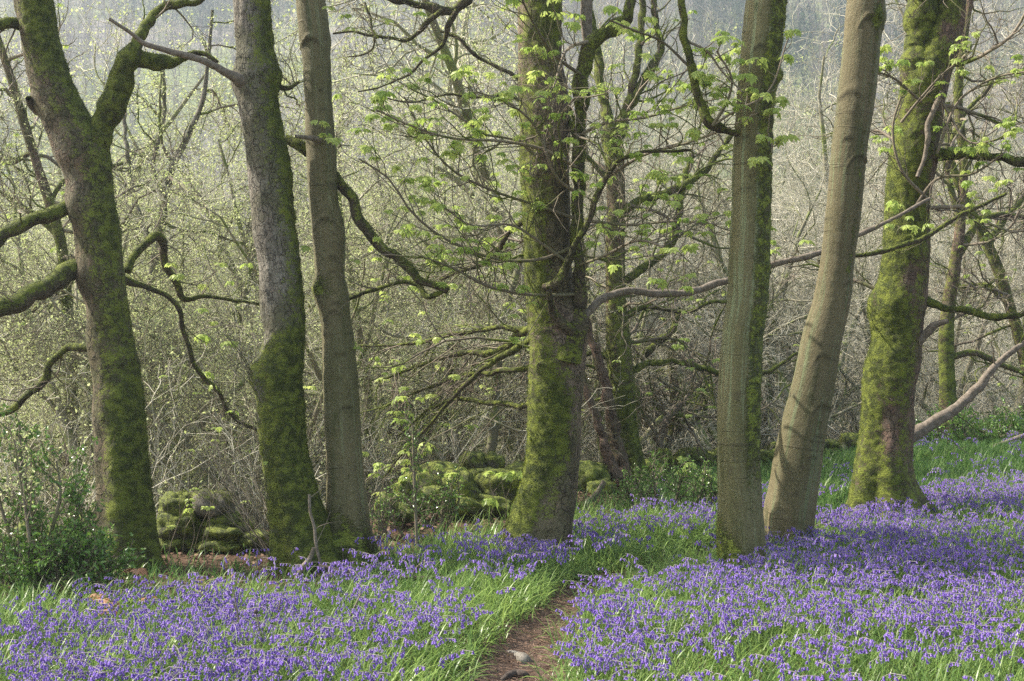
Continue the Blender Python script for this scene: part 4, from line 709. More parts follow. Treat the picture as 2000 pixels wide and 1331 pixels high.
# the far wooded hillside: thousands of crowns, one object
RW = np.random.RandomState(9)
def far_wood():
    mb = MB(); lf = MB(); n = 5200
    Y = 78 + 300 * RW.rand(n) ** .8; X = (RW.uniform(-260, 2260, n) - 1000) / F * Y; Zg = ground(X, Y); H = RW.uniform(6, 11, n)
    pal = np.array([(.19, .165, .145), (.25, .225, .18), (.16, .15, .12), (.22, .245, .11), (.30, .30, .15), (.05, .08, .045)])
    zone = fbm(np.c_[X, Y, X * 0], .02, 2, 40); ci = np.where(zone > .18, RW.choice([3, 4, 1], n), RW.choice([0, 0, 1, 2, 3], n)); ci = np.where((zone < -.3) & (RW.rand(n) < .6), 5, ci)
    C = pal[ci] * RW.uniform(.8, 1.2, (n, 1))
    P = np.zeros((n, 4, 3)); P[:, 0] = np.c_[X, Y, Zg - .3]; 
    for k in range(1, 4): P[:, k] = P[:, k - 1] + np.c_[RW.normal(size=(n, 2)) * .25, H / 3]
    R = np.linspace(1, .2, 4)[None] * RW.uniform(.05, .11, n)[:, None]; v, q = tubes(P, R, 3); mb.add(v, q, tcol=np.repeat(C * .8 + .03, 12, 0))
    nb = 36; A, B = grow(P, R, nb, 1.0, ang=(30, 70), t0=.15, K=4, wig=.2, up=.25, rk=.5, rmax=.06, rtip=.02, tdec=.5)
    A = A[:, :1] + (A - A[:, :1]) * np.repeat(H * .42, nb)[:, None, None]
    Wd = nrm(np.cross(A[:, -1] - A[:, 0], RW.normal(size=(n * nb, 3))))
    wd = (RW.uniform(.025, .06, n * nb))[:, None] * np.repeat(Y / 180, nb)[:, None]
    vv = np.stack([A[:, 0] - Wd * wd, A[:, 0] + Wd * wd, A[:, 2] + Wd * wd * .6, A[:, 3], A[:, 2] - Wd * wd * .6], 1).reshape(-1, 3)
    b = (np.arange(n * nb) * 5)[:, None]; mb.add(vv, q=b + np.array([[0, 1, 2, 4]]), t=b + np.array([[4, 2, 3]]), tcol=np.repeat(np.repeat(C, nb, 0), 5, 0))
    nl = 46; pi = np.repeat(np.arange(n), nl); m_ = (ci[pi] >= 3) | (RW.rand(n * nl) < .3); pi = pi[m_]; k = len(pi)
    con = ci[pi] == 5; h = RW.uniform(.15, 1, k); rr = np.where(con, (1 - h) * .3 + .03, .34 * np.sin(np.clip(h, .1, .97) * 3.1) ** .6) * H[pi]; az = RW.uniform(0, 6.28, k)
    q0 = np.c_[X[pi] + rr * np.cos(az) * RW.rand(k) ** .4, Y[pi] + rr * np.sin(az) * RW.rand(k) ** .4, Zg[pi] + h * H[pi] * 1.05]
    V = DIA_V - np.array([.5, 0, 0]); s = RW.uniform(.16, .42, k) * np.where(con, 1.9, 1)
    D = RW.normal(size=(k, 3)); Rm = orient(D, RW.normal(size=(k, 3)) + [0, 0, .6]); v = (np.einsum('nij,kj->nki', Rm, V) * s[:, None, None] + q0[:, None]).reshape(-1, 3)
    cc = np.where(con[:, None], C[pi], C[pi] * .5 + np.array([.24, .27, .11]) * RW.uniform(.4, .9, (k, 1)))
    mb.add(v, t=((np.arange(k) * 4)[:, None, None] + np.array(DIA_T)[None]).reshape(-1, 3), tcol=np.repeat(cc, 4, 0))
    return mb
m, nt = mat('distant_crowns'); N = N_(nt); c = N('Attribute', attribute_name='tcol').outputs['Vector']
a = N('BsdfDiffuse', {0: c}); b = N('BsdfTranslucent', {0: c}); N.out(N('MixShader', {0: .3, 1: a.outputs[0], 2: b.outputs[0]}).outputs[0])
tag(far_wood().build('distant_wood', m, smooth=False), kind='stuff')

# ================================================================== TUMBLED WALL OF MOSSY STONES
def stone(px, py, wpx, hpx, Y, label, group, sq=1.0, moss=.95, tilt=0, seed=None):
    seed = int(RS.randint(9999)) if seed is None else seed
    p = P3(px, py, Y); rx, rz = wpx / F * Y / 2, hpx / F * Y / 2; ry = (rx + rz) * .55
    nu, nv = 40, 22; th = np.linspace(0, 2 * math.pi, nu, endpoint=False); ph = np.linspace(0, math.pi, nv)
    S = np.stack([np.sin(ph)[:, None] * np.cos(th)[None], np.sin(ph)[:, None] * np.sin(th)[None], np.cos(ph)[:, None] * np.ones(nu)[None]], -1)
    S = np.sign(S) * np.abs(S) ** .82
    d = 1 + .42 * fbm(S + seed, 1.5, 3, seed) + .05 * fbm(S + seed, 5, 2, seed)
    Vv = S * d[..., None] * np.array([rx, ry, rz]); c_, s_ = math.cos(tilt), math.sin(tilt)
    Vv = np.stack([Vv[..., 0] * c_ - Vv[..., 2] * s_, Vv[..., 1], Vv[..., 0] * s_ + Vv[..., 2] * c_], -1)
    nn = nrm(S / np.array([rx, ry, rz])); mm = np.clip(moss + .35 * nn[..., 2] + .5 * fbm(Vv, 5, 3, seed), 0, 1.2)
    Vv = Vv + nn * (sst(.4, .8, mm) * (.006 + .012 * fbm(Vv, 30, 2, 3)))[..., None]
    k = (np.arange(nv - 1) * nu)[:, None]; j = np.arange(nu)[None]; j2 = (j + 1) % nu
    e = empty('mossy_stone', (p[0], p[1], p[2] - rz), label, 'stone', group); org = np.array([0, 0, rz])
    mb = MB(); mb.add(Vv + org, np.stack([k + j, k + nu + j, k + nu + j2, k + j2], -1).reshape(-1, 4), bark=(Vv + seed).reshape(-1, 3), moss=mm.ravel(), dark=np.zeros(nu * nv))
    o = bpy.data.objects.new('rock', mb.mesh('rock', M['rock'])); col.objects.link(o); o.parent = e
    tm = MB(); w_ = (sst(.45, .8, mm) * np.sin(ph)[:, None]).ravel(); kk = int(1100 * min(rx * rz / .02, 3)) + 200
    if w_.sum() > 0 and moss > .3:
        ii = RS.choice(nu * nv, kk, p=w_ / w_.sum()); n3 = nn.reshape(-1, 3)[ii]; pos = (Vv.reshape(-1, 3) + org)[ii] + RS.normal(size=(kk, 3)) * .010
        D = nrm(n3 + RS.normal(size=(kk, 3)) * .7); W = nrm(np.cross(D, RS.normal(size=(kk, 3)))); Lt = RS.uniform(.004, .011, kk)[:, None]; wd = RS.uniform(.0012, .0028, kk)[:, None]
        tm.add(np.stack([pos - W * wd, pos + W * wd, pos + D * Lt], 1).reshape(-1, 3), t=np.arange(3 * kk).reshape(-1, 3), tint=np.repeat(RS.rand(kk), 3))
        oo = bpy.data.objects.new('moss', tm.mesh('moss', M['moss'], False)); col.objects.link(oo); oo.parent = e; oo['kind'] = 'stuff'
M['rock'] = bark_mat('weathered_gritstone', (.13, .115, .095), (.20, .18, .15), (.16, .13, .11), 'smooth')
LP = [(345, 993, 62, 42, 'rounded bright green stone topping the left end of the pile', .1), (412, 990, 78, 50, 'large bare-topped dark stone at the top middle of the left pile', -.15), (346, 1030, 78, 50, 'big domed mossy stone under the topmost left stone of the pile', .05), (386, 1045, 36, 38, 'small upright mossy stone in the front middle of the left pile', .1), (430, 1025, 72, 32, 'flat mossy slab right of the dark gap in the left pile', .1), (436, 1048, 66, 32, 'broad mossy stone low at the right of the left pile', -.1), (352, 1055, 50, 22, 'wedge-shaped mossy stone in front of the big domed one', .1), (335, 1070, 80, 26, 'long low mossy stone at the foot of the left pile', 0), (425, 1072, 80, 26, 'half-buried stone at the right foot of the left pile', 0), (470, 1038, 50, 34, 'mossy stone behind thin stems at the right end of the left pile', .1), (375, 985, 40, 34, 'mossy stone wedged beneath the large bare-topped one', .4), (500, 1060, 60, 30, 'mossy stone beside the foot of the leaning grey tree', .1)]
for x, y, w_, h_, lab, ti in LP: stone(x, y - 4, w_ * 1.08, h_ * 1.14, 10.92 - (y - 985) * .002 + RS.uniform(-.05, .05), lab, 'stones of the tumbled pile beside the forked tree', moss=.35 if 'bare' in lab else .8, tilt=ti)
CP = [(795, 968, 46, 36, 12.6, 'pale mossy stone at the low left end of the collapsed wall'), (825, 950, 70, 34, 12.9, 'sunlit mossy slab on the rising left part of the collapsed wall'), (860, 940, 84, 44, 13.1, 'mossy block with dark hollow under it in the collapsed wall'), (925, 912, 44, 36, 13.6, 'round mossy stone standing highest on the collapsed wall'), (965, 910, 34, 26, 13.6, 'small mossy knob beside the highest stone of the wall'), (948, 940, 66, 26, 13.3, 'flat mossy coping stone below the highest stone of the wall'), (900, 968, 66, 62, 12.9, 'leaning mossy slab in the middle of the collapsed wall'), (985, 965, 110, 58, 13.2, 'largest mossy stone, just left of the central trunk'), (840, 985, 80, 40, 12.6, 'mossy stone half hidden by holly in the collapsed wall'), (755, 1000, 40, 36, 12.0, 'low mossy stone close to the smooth olive trunk'), (1015, 935, 56, 34, 13.9, 'mossy stone touching the left edge of the central trunk'), (905, 1000, 50, 30, 12.6, 'dark stone at the foot of the leaning mossy slab'), (780, 1010, 60, 30, 12.2, 'mossy stone in front of the low left end of the wall'), (960, 996, 80, 30, 12.8, 'shadowed stone at the foot of the largest mossy stone')]
for x, y, w_, h_, Y, lab in CP: stone(x, y - 8, w_ * 1.1, h_ * 1.22, Y - .2, lab, 'stones of the collapsed wall behind the central tree', tilt=RS.uniform(-.3, .3), moss=.85)
RP = [(1150, 935, 62, 54, 14.8, 'mossy stone between the central trunk and the mossy tree behind'), (1172, 955, 44, 30, 14.6, 'small mossy stone at the foot of the mossy tree behind')]
for x, y, w_, h_, Y, lab in RP: stone(x, y, w_ * 1.1, h_ * 1.1, Y, lab, 'stones of the wall behind the path')
for u in np.arange(1262, 1760, 27):
    X = None
    for lvl in range(2):
        Yw = np.interp(u, [1250, 1400, 1650, 1760], [15.6, 16.6, 17.7, 18.6]); uu_ = u + RS.uniform(-9, 9) + lvl * 12
        gp = ground((uu_ - 1000) / F * Yw, Yw); vv_ = 665.5 + (CAMZ - gp) / Yw * F; hh = RS.uniform(24, 40)
        stone(uu_, vv_ - hh * .35 - lvl * hh * .75, RS.uniform(34, 62), hh, Yw + .1 * lvl, 'mossy stone in the low ruined wall running behind the tan trunks', 'stones of the low wall behind the tan trunks', tilt=RS.uniform(-.2, .2), moss=RS.uniform(.4, .9))
for u, v in ((120, 1048), (152, 1030), (95, 1062), (60, 1040)): stone(u, v, 52, 44, 10.7, 'shadowed mossy stone behind the holly at the left edge', 'stones behind the holly')
for u, v, w_ in ((1930, 838, 120), (1990, 850, 100), (1870, 850, 60)):
    stone(u, v, w_, 26, 20.0, {120: 'long moss-grown boulder on the bank beyond the right-hand trees', 100: 'moss-grown boulder cut by the right edge beyond the bank', 60: 'small moss-grown boulder right of the dark ridged trunk'}[w_], None, moss=.8)

# ================================================================== DENSITY OF FLOWERS AND LEAVES, by place on the ground
GU = [-200, 0, 200, 400, 600, 800, 1000, 1200, 1400, 1600, 1800, 2000, 2300]
GV = [860, 885, 925, 950, 975, 1000, 1020, 1045, 1065, 1090, 1120, 1150, 1200, 1250, 1331, 1500]
FD = np.array([[0]*10+[.03,.03,.05], [0]*9+[0,.1,.14,.2], [0]*9+[.03,.12,.16,.2], [0]*8+[.05,.5,1,1,1], [0]*8+[.35,.75,.7,.9,1], [0]*7+[.35,.9,.35,.55,.7,.8],
 [0,0,0,0,0,.1,.35,1,1,.6,1,1,1], [0,0,0,0,0,.7,1,.15,.12,.9,.9,.8,.8], [0,0,0,0,.3,1,.9,.04,.06,1,1,1,1], [0,0,0,0,.6,.6,.2,.03,.5,1,1,1,1], [0,0,.12,.7,1,.3,.2,.55,1,.8,1,1,1],
 [0,0,.6,1,1,.7,.2,.8,1,1,1,1,1], [.6,.8,1,1,1,.3,.03,1,.9,.9,.8,.8,.8], [1,1,1,.9,.8,.2,.0,.9,.6,.5,.5,.5,.5], [1,1,.8,.75,.55,.12,.0,.5,.4,.25,.28,.3,.3], [1,1,.8,.8,.7,.25,.0,.6,.5,.35,.4,.4,.4]])
LD = np.array([[0]*9+[.3,1,1,1], [0]*8+[.15,.6,1,1,1], [0]*8+[.3,.7,1,1,1], [0]*8+[.5,.8,1,1,1], [0]*7+[.15,.7,1,1,1,1], [.3,.3,.05,0,0,.0,.0,.3,.8,1,1,1,1],
 [.2,.2,.0,.0,0,.0,.1,.8,1,1,1,1,1], [.3,.3,.1,.0,.0,.2,.7,1,1,1,1,1,1], [.4,.4,.3,.15,.0,.6,1,1,1,1,1,1,1], [.5,.5,.45,.25,.1,1,1,1,1,1,1,1,1], [.6,.5,.2,.02,.25,1,1,1,1,1,1,1,1]] + [[.6,.5,.5,.7,1,1,1,1,1,1,1,1,1]] + [[1]*13]*4)
def dens(G, X, Y, hz):
    u = 1000 + X / Y * F; v = 665.5 + (CAMZ - hz) / Y * F
    fu = np.interp(u, GU, range(13)); fv = np.interp(v, GV, range(16)); i = np.minimum(fv.astype(int), 14); j = np.minimum(fu.astype(int), 11); a, b = fv - i, fu - j
    return (G[i, j] * (1 - b) + G[i, j + 1] * b) * (1 - a) + (G[i + 1, j] * (1 - b) + G[i + 1, j + 1] * b) * a
FEET = [(P3(a, 0, b)[0], b, c) for a, b, c in ((238, 10.0, .27), (606, 9.95, .28), (676, 10.1, .26), (1041, 10.3, .3), (1456, 9.4, .17), (1536, 10.2, .2), (1732, 12.45, .38), (1235, 15.4, .2))]
def clear(X, Y, extra=0):
    ok = np.ones(len(X), bool)
    for a, b, r in FEET: ok &= (X - a) ** 2 + (Y - b) ** 2 > (r + extra) ** 2
    return ok
def scatter(n, G, hz, y0=4.3, y1=20.5, pathw=.24, seed=0, clump=.8, dscale=None):
    R_ = np.random.RandomState(seed); Y = np.sqrt(y0 ** 2 + (y1 ** 2 - y0 ** 2) * R_.rand(n)); X = (R_.uniform(-190, 2190, n) - 1000) / F * Y
    d = dens(G, X, Y, hz); cn = fbm(np.c_[X, Y, X * 0], 2.2, 3, 50 + seed % 7); d = d * np.clip(1 + clump * cn * 1.6, 0.08, 2) / 1.4
    pd = path_dist(X, Y) + .10 * fbm(np.c_[X, Y, X * 0], 4, 2, 77); pd = pd - .10 * sst(7.8, 6.4, Y) * (X < np.interp(Y, PATH[:, 1], PATH[:, 0])); d = d * sst(pathw - .03, pathw + .05, pd)
    if dscale is not None: d = d * dscale(X, Y)
    keep = (R_.rand(n) < d) & clear(X, Y) & (Y < np.interp(X, WX, WY) + .6); return X[keep], Y[keep]

# ---- strap leaves of the bluebells and grass: one carpet
def blades(mb, X, Y, L, wd, flop, seg=5, seed=1, tint=None):
    R_ = np.random.RandomState(seed); n = len(X); az = R_.uniform(0, 6.28, n); base = np.c_[X, Y, ground(X, Y) - .005]
    el = np.radians(R_.uniform(55, 85, n)); dirh = np.stack([np.cos(az), np.sin(az), 0 * az], -1); P = np.zeros((n, seg + 1, 3)); P[:, 0] = base
    bend = flop * R_.uniform(.4, 1.5, n); tw = R_.normal(size=n) * .5
    Dk = []
    for k in range(1, seg + 1):
        e = el - bend * ((k - .5) / seg) ** 1.4 * 1.5; d = dirh * np.cos(e)[:, None] + np.array([0, 0, 1.]) * np.sin(e)[:, None]; P[:, k] = P[:, k - 1] + d * (L / seg)[:, None]
    side = np.stack([-np.sin(az), np.cos(az), tw * .5], -1); side = nrm(side); prof = np.array([.6, 1, 1, .85, .55, .05])[:seg + 1] if seg == 5 else np.array([.7, 1, .75, .05])
    o = side[:, None] * (wd[:, None] * prof[None])[..., None]; v = np.stack([P - o, P + o], 2).reshape(n, -1, 3)
    q = np.array([[2 * k, 2 * k + 1, 2 * k + 3, 2 * k + 2] for k in range(seg)]); q = (q[None] + (np.arange(n) * 2 * (seg + 1))[:, None, None]).reshape(-1, 4)
    tn = R_.rand(n) if tint is None else tint; mb.add(v, q, tint=np.repeat(tn, 2 * (seg + 1)))
gr = MB()
X, Y = scatter(430000, LD, .1, seed=2, pathw=.17, clump=.45)
cl = fbm(np.c_[X, Y, X * 0], 1.6, 2, 9); L = RS.uniform(.12, .30, len(X)) * np.where((X < -.6) & (Y > 8.9), .62, 1) * (1 + .3 * cl); edge = np.exp(-((path_dist(X, Y) - .3) / .2) ** 2)
near = Y < 8.5
for sel, sg in ((near, 5), (~near, 3)):
    blades(gr, X[sel], Y[sel], L[sel], RS.uniform(.0016, .0046, sel.sum()) * (1 + .05 * np.maximum(Y[sel] - 8, 0)), .65 + .6 * edge[sel], sg, 4, np.clip(RS.rand(sel.sum()) * .75 + .25 * cl[sel] + .15 - .35 * sst(11.5, 13.5, Y[sel]) - .25 * (X[sel] < -.5) * sst(8.6, 9.3, Y[sel]), 0, 1))
tag(gr.build('grass', M['grass'], smooth=True), kind='stuff')

# ---- bluebells
def bell_proto(sides, fl):
    r = np.array([.0012, .0040, .0046, .0050, .0085 if fl else .0066]); z = np.array([0, -.003, -.009, -.0150, -.0162]); a = np.arange(sides) * 2 * math.pi / sides
    V = []
    for k in range(5):
        rr = r[k] * (1 + (.35 * np.cos(a * 3 if sides == 6 else a * 2) if k == 4 else 0)); V.append(np.stack([rr * np.cos(a), rr * np.sin(a), np.full(sides, z[k])], -1))
    ks = range(5) if fl else (0, 1, 3, 4); V = np.concatenate([V[k] for k in ks]); nk = len(ks)
    q = [(k * sides + j, k * sides + (j + 1) % sides, (k + 1) * sides + (j + 1) % sides, (k + 1) * sides + j) for k in range(nk - 1) for j in range(sides)]
    return V, np.array(q)
def plant_geometry(n, R_, H, nb, az):
    """stem polylines and bell frames for n plants rooted at the origin"""
    K = 9; t = np.linspace(0, 1, K)[None]; lean = R_.uniform(.02, .13, n)[:, None]; hook = R_.uniform(.035, .07, n)[:, None]
    hx = lean * t ** 2 * 1.0 + hook * np.clip((t - .72) / .28, 0, 1) ** 2; hz = H[:, None] * (t - .10 * np.clip((t - .75) / .25, 0, 1) ** 2 * 1.6)
    P = np.stack([hx * np.cos(az)[:, None], hx * np.sin(az)[:, None], hz], -1)
    s = .68 + .32 * (np.tile((np.arange(nb) + .6) / nb, n)); pi = np.repeat(np.arange(n), nb); f = s * (K - 1); i = np.minimum(f.astype(int), K - 2); f = (f - i)[:, None]
    at = P[pi, i] * (1 - f) + P[pi, i + 1] * f; ba = az[pi] + R_.normal(size=n * nb) * 1.1; out = np.stack([np.cos(ba), np.sin(ba), 0 * ba], -1)
    pos = at + out * R_.uniform(.006, .014, n * nb)[:, None] + np.array([0, 0, .001]); tl = R_.uniform(.1, .75, n * nb)[:, None]
    down = nrm(np.array([0, 0, -1.]) + out * tl); Xa = nrm(np.cross(down, np.stack([-out[:, 1], out[:, 0], 0 * ba], -1))); Ya = np.cross(-down, Xa)
    return P, at, pos, np.stack([Xa, Ya, -down], -1), pi
X, Y = scatter(54000, FD, .28, seed=5, pathw=.22, clump=1.3)
order = np.argsort(Y); X, Y = X[order], Y[order]
u = 1000 + X / Y * F; v = 665.5 + (CAMZ - .22) / Y * F; inframe = (u > 10) & (u < 1990) & (v < 1325)
idx = np.flatnonzero(inframe)[:290]; single = np.zeros(len(X), bool); single[idx] = True
print('bluebells', len(X), 'single from', Y[idx[0]], 'to', Y[idx[-1]])
# the nearest ones, each an object of its own with its stem and bells
V6, q6 = bell_proto(6, True)
bmb = MB(); bmb.add(V6, q6, tint=np.clip(.15 + .5 * (V6[:, 2] > -.004) + .25 * (V6[:, 2] < -.0155), 0, 1)); BELLM = [bmb.mesh('bluebell_bell', M['bell'])]
b2 = MB(); b2.add(V6 * [.8, .8, 1], q6, tint=np.full(len(V6), .65)); BELLM.append(b2.mesh('bluebell_bell_pale', M['bell']))
RB = np.random.RandomState(3); PRO = []
for k in range(14):
    nb = 6 + k % 5; P, at, pos, Rm, pi = plant_geometry(1, RB, np.array([.27 + .006 * (k % 7)]), nb, np.zeros(1)); sm = MB(); v, q = tubes(P, np.full((1, 9), .0019), 5); sm.add(v, q, tint=sst(.17, .26, v[:, 2]))
    S = np.stack([at, (at + pos) / 2 + [0, 0, .002], pos], 1); v, q = tubes(S, np.full((nb, 3), .0008), 3); sm.add(v, q, tint=np.full(len(v), .9)); PRO.append((sm.mesh('bluebell_stem', M['stem']), pos, Rm))
from mathutils import Matrix
for k in idx:
    sm, pos, Rm = PRO[RB.randint(14)]; left = X[k] < np.interp(Y[k], PATH[:, 1], PATH[:, 0])
    e = empty('bluebell', (X[k], Y[k], float(ground(X[k], Y[k]))), 'violet bluebell with nodding bells among the nearest flowers ' + ('left' if left else 'right') + ' of the dirt path', 'bluebell', 'nearest bluebells ' + ('left' if left else 'right') + ' of the path')
    e.rotation_euler = (0, 0, RB.uniform(0, 6.28)); s = RB.uniform(.8, 1.1); e.scale = (s, s, s)
    o = bpy.data.objects.new('flower_stem', sm); col.objects.link(o); o.parent = e
    for p, R3 in zip(pos, Rm):
        o = bpy.data.objects.new('bell', BELLM[RB.rand() < .3]); col.objects.link(o); o.parent = e
        mw = Matrix([[*R3[0], p[0]], [*R3[1], p[1]], [*R3[2], p[2]], [0, 0, 0, 1]]); f_ = RB.uniform(.72, 1.05); o.matrix_local = mw @ Matrix.Scale(f_, 4)
def carpet(mb, X, Y, sides, fl, nb, seed, bs=1.0):
    R_ = np.random.RandomState(seed); n = len(X); H = R_.uniform(.20, .33, n); az = R_.uniform(0, 6.28, n); P, at, pos, Rm, pi = plant_geometry(n, R_, H, nb, az); base = np.c_[X, Y, ground(X, Y)]
    v, q = tubes(P + base[:, None], np.full((n, 9), .0018), 3); ht = np.repeat(np.tile(np.linspace(0, 1, 9), n), 3); mb.add(v, q, mat=1, tint=sst(.6, .95, ht))
    V, q = bell_proto(sides, fl); keep = R_.rand(len(pos)) < .88; fresh = R_.rand(n)
    place(mb, V, None, (pos + base[pi])[keep], Rm[keep], R_.uniform(.66, 1.02, keep.sum()) * bs, q=q, tint=np.clip(fresh[pi][keep] * .45 + R_.rand(keep.sum()) * .35 + .0, 0, 1))
bc = MB(); rest = ~single; a = rest & (Y < 8.3); b = rest & (Y >= 8.3)
carpet(bc, X[a], Y[a], 6, True, 8, 21); carpet(bc, X[b], Y[b], 4, False, 7, 22, 1.12)
tag(bc.build('bluebell_carpet', [M['bell'], M['stem']]), kind='stuff')

# ---- dead leaves and chips on the bare ground
lt = MB(); R_ = np.random.RandomState(8); n = 90000; Yl = np.sqrt(4.5 ** 2 + (19 ** 2 - 4.5 ** 2) * R_.rand(n)); Xl = (R_.uniform(-150, 2150, n) - 1000) / F * Yl
onp = path_dist(Xl, Yl) < .36; bare = (dens(LD, Xl, Yl, .0) < .5) & (Yl < np.interp(Xl, WX, WY) + 1.2); kp = (onp & (R_.rand(n) < .95)) | (bare & (R_.rand(n) < .42)); Xl, Yl, onp = Xl[kp], Yl[kp], onp[kp]; n = len(Xl)
D = R_.normal(size=(n, 3)) * [1, 1, .25]; Nn = R_.normal(size=(n, 3)) * .45 + [0, 0, 1]
place(lt, DIA_V, DIA_T, np.c_[Xl, Yl, ground(Xl, Yl) + .012 + R_.rand(n) * .012], orient(D, Nn), np.where(onp, R_.uniform(.006, .022, n), R_.uniform(.02, .06, n)), tint=R_.rand(n))
n = 2500; Yc = np.sqrt(5 ** 2 + (10 ** 2 - 25) * R_.rand(n)); Xc = np.interp(Yc, PATH[:, 1], PATH[:, 0]) + R_.normal(size=n) * .14
P = np.zeros((n, 3, 3)); P[:, 0] = np.c_[Xc, Yc, ground(Xc, Yc) + .024]; az = R_.uniform(0, 6.28, n); l_ = R_.uniform(.01, .035, n)
for k in (1, 2): P[:, k] = P[:, k - 1] + np.stack([np.cos(az), np.sin(az), R_.normal(size=n) * .12], -1) * l_[:, None]
v, q = tubes(P, np.full((n, 3), .0013), 3); lt.add(v, q, tint=np.full(len(v), .9)); tag(lt.build('dead_leaves', M['litter'], smooth=False), kind='stuff')

# ================================================================== ROOTS, FALLEN WOOD
def gpt(px, py, up=0.0):
    Y = (CAMZ - up) * F / (py - 665.5)
    for _ in range(6): z = float(ground((px - 1000) / F * Y, Y)) + up; Y = (CAMZ - z) * F / (py - 665.5)
    return ((px - 1000) / F * Y, Y, z)
def wood(name, label, cat, l, mat_, up=.02, sides=16, knob=.2, moss=0, subs=(), group=None):
    pts = [(*gpt(a, b, (d[0] if d else up)), c / F * gpt(a, b)[1]) for a, b, c, *d in l]; e = empty(name, pts[0][:3], label, cat, group)
    trunk_mesh(np.array(pts), sides=sides, ring=.01, lump=knob, seed=int(RS.randint(99)), moss=mossf(moss, nz=.4)).build('wood', mat_, e)
    if subs:
        mb = MB(); S, _ = spline(np.array(pts), 12); P, R = S[None, :, :3], S[None, :, 3]
        for kw in subs: P, R = grow(P, R, **kw); addtubes(mb, P, R, 4, moss=0.)
        mb.build('twig', mat_, e)
M['greywood'] = simple_mat('weathered_root', (.14, .125, .105), (.25, .23, .20), 40, .9, bump=.006); M['darkwood'] = simple_mat('dark_wet_root', (.045, .035, .03), (.10, .08, .065), 40, .8, bump=.006)
wood('tree_root', 'worn pale grey root crossing the middle of the dirt path', 'root', [(985, 1275, 5, .0), (1000, 1277, 7, .012), (1015, 1283, 9, .018), (1026, 1293, 12, .018), (1034, 1299, 9, .0)], M['greywood'])
wood('tree_root', 'dark curved root looping over the near edge of the path', 'root', [(978, 1331, 4, .01), (990, 1322, 6, .025), (1010, 1315, 7, .032), (1024, 1318, 7, .03), (1034, 1327, 5, .0)], M['darkwood'])
wood('stone', 'pale stone half buried at the right edge of the path', 'stone', [(1092, 1266, 6, .0), (1096, 1268, 9, .01), (1100, 1272, 6, .0)], M['greywood'])
def air(name, label, l, Y, mat_, subs=(), dY=0, group=None, cat='branch', moss=0.):
    pts = pxp(l, Y, dY); e = empty(name, pts[-1][:3], label, cat, group); trunk_mesh(np.array(pts), sides=14, ring=.012, lump=.2, seed=int(RS.randint(99)), moss=mossf(moss, nz=.4)).build('wood', mat_, e)
    if subs:
        mb = MB(); S, _ = spline(np.array(pts[::-1]), 12); P, R = S[None, :, :3], S[None, :, 3]
        for kw in subs: P, R = grow(P, R, **kw); addtubes(mb, P, R, 4, moss=0.)
        mb.build('twig', mat_, e)
air('fallen_branch', 'broken grey-brown branch propped in the bluebells before the leaning grey tree', [(613, 1070, 3), (606, 1090, 5), (592, 1108, 6), (580, 1130, 6), (570, 1150, 5), (560, 1172, 4), (556, 1195, 4)], 9.2, M['dead'], moss=.1)
air('fallen_branch', 'thin upright dead stick leaning against the mossy foot of the paired trunks', [(604, 966, 2.4), (606, 1000, 3.2), (614, 1030, 3), (617, 1060, 3), (622, 1085, 3), (628, 1106, 3)], 9.35, M['dead'], subs=(dict(n=3, L=.3, K=5, wig=.2, rk=.7, rmax=.003),))
air('fallen_branch', 'long dark branch lying low in the flowers right of the paired trunks', [(622, 1108, 6), (680, 1120, 6), (740, 1128, 5), (800, 1130, 5), (850, 1130, 5), (895, 1130, 6)], 9.0, M['darkwood'], subs=(dict(n=6, L=.3, K=5, wig=.3, up=.2, rk=.6, rmax=.004),), moss=.2)
air('fallen_branch', 'short forked dead twig sticking up from the flowers left of the central trunk', [(837, 1092, 3), (825, 1100, 3), (812, 1112, 2.6), (805, 1125, 2.6)], 9.1, M['dead'])
air('fallen_branch', 'fallen branch sloping between the central trunk and the mossy tree behind', [(1180, 940, 5), (1168, 962, 6), (1150, 982, 6), (1130, 995, 5), (1118, 1005, 4)], 13.8, M['dead'], moss=.1)
air('fallen_branch', 'dark branch lying on the bank at the right edge', [(1940, 872, 3), (1970, 862, 4), (2000, 852, 5), (2060, 840, 6)], 17.0, M['dead'], moss=.3)
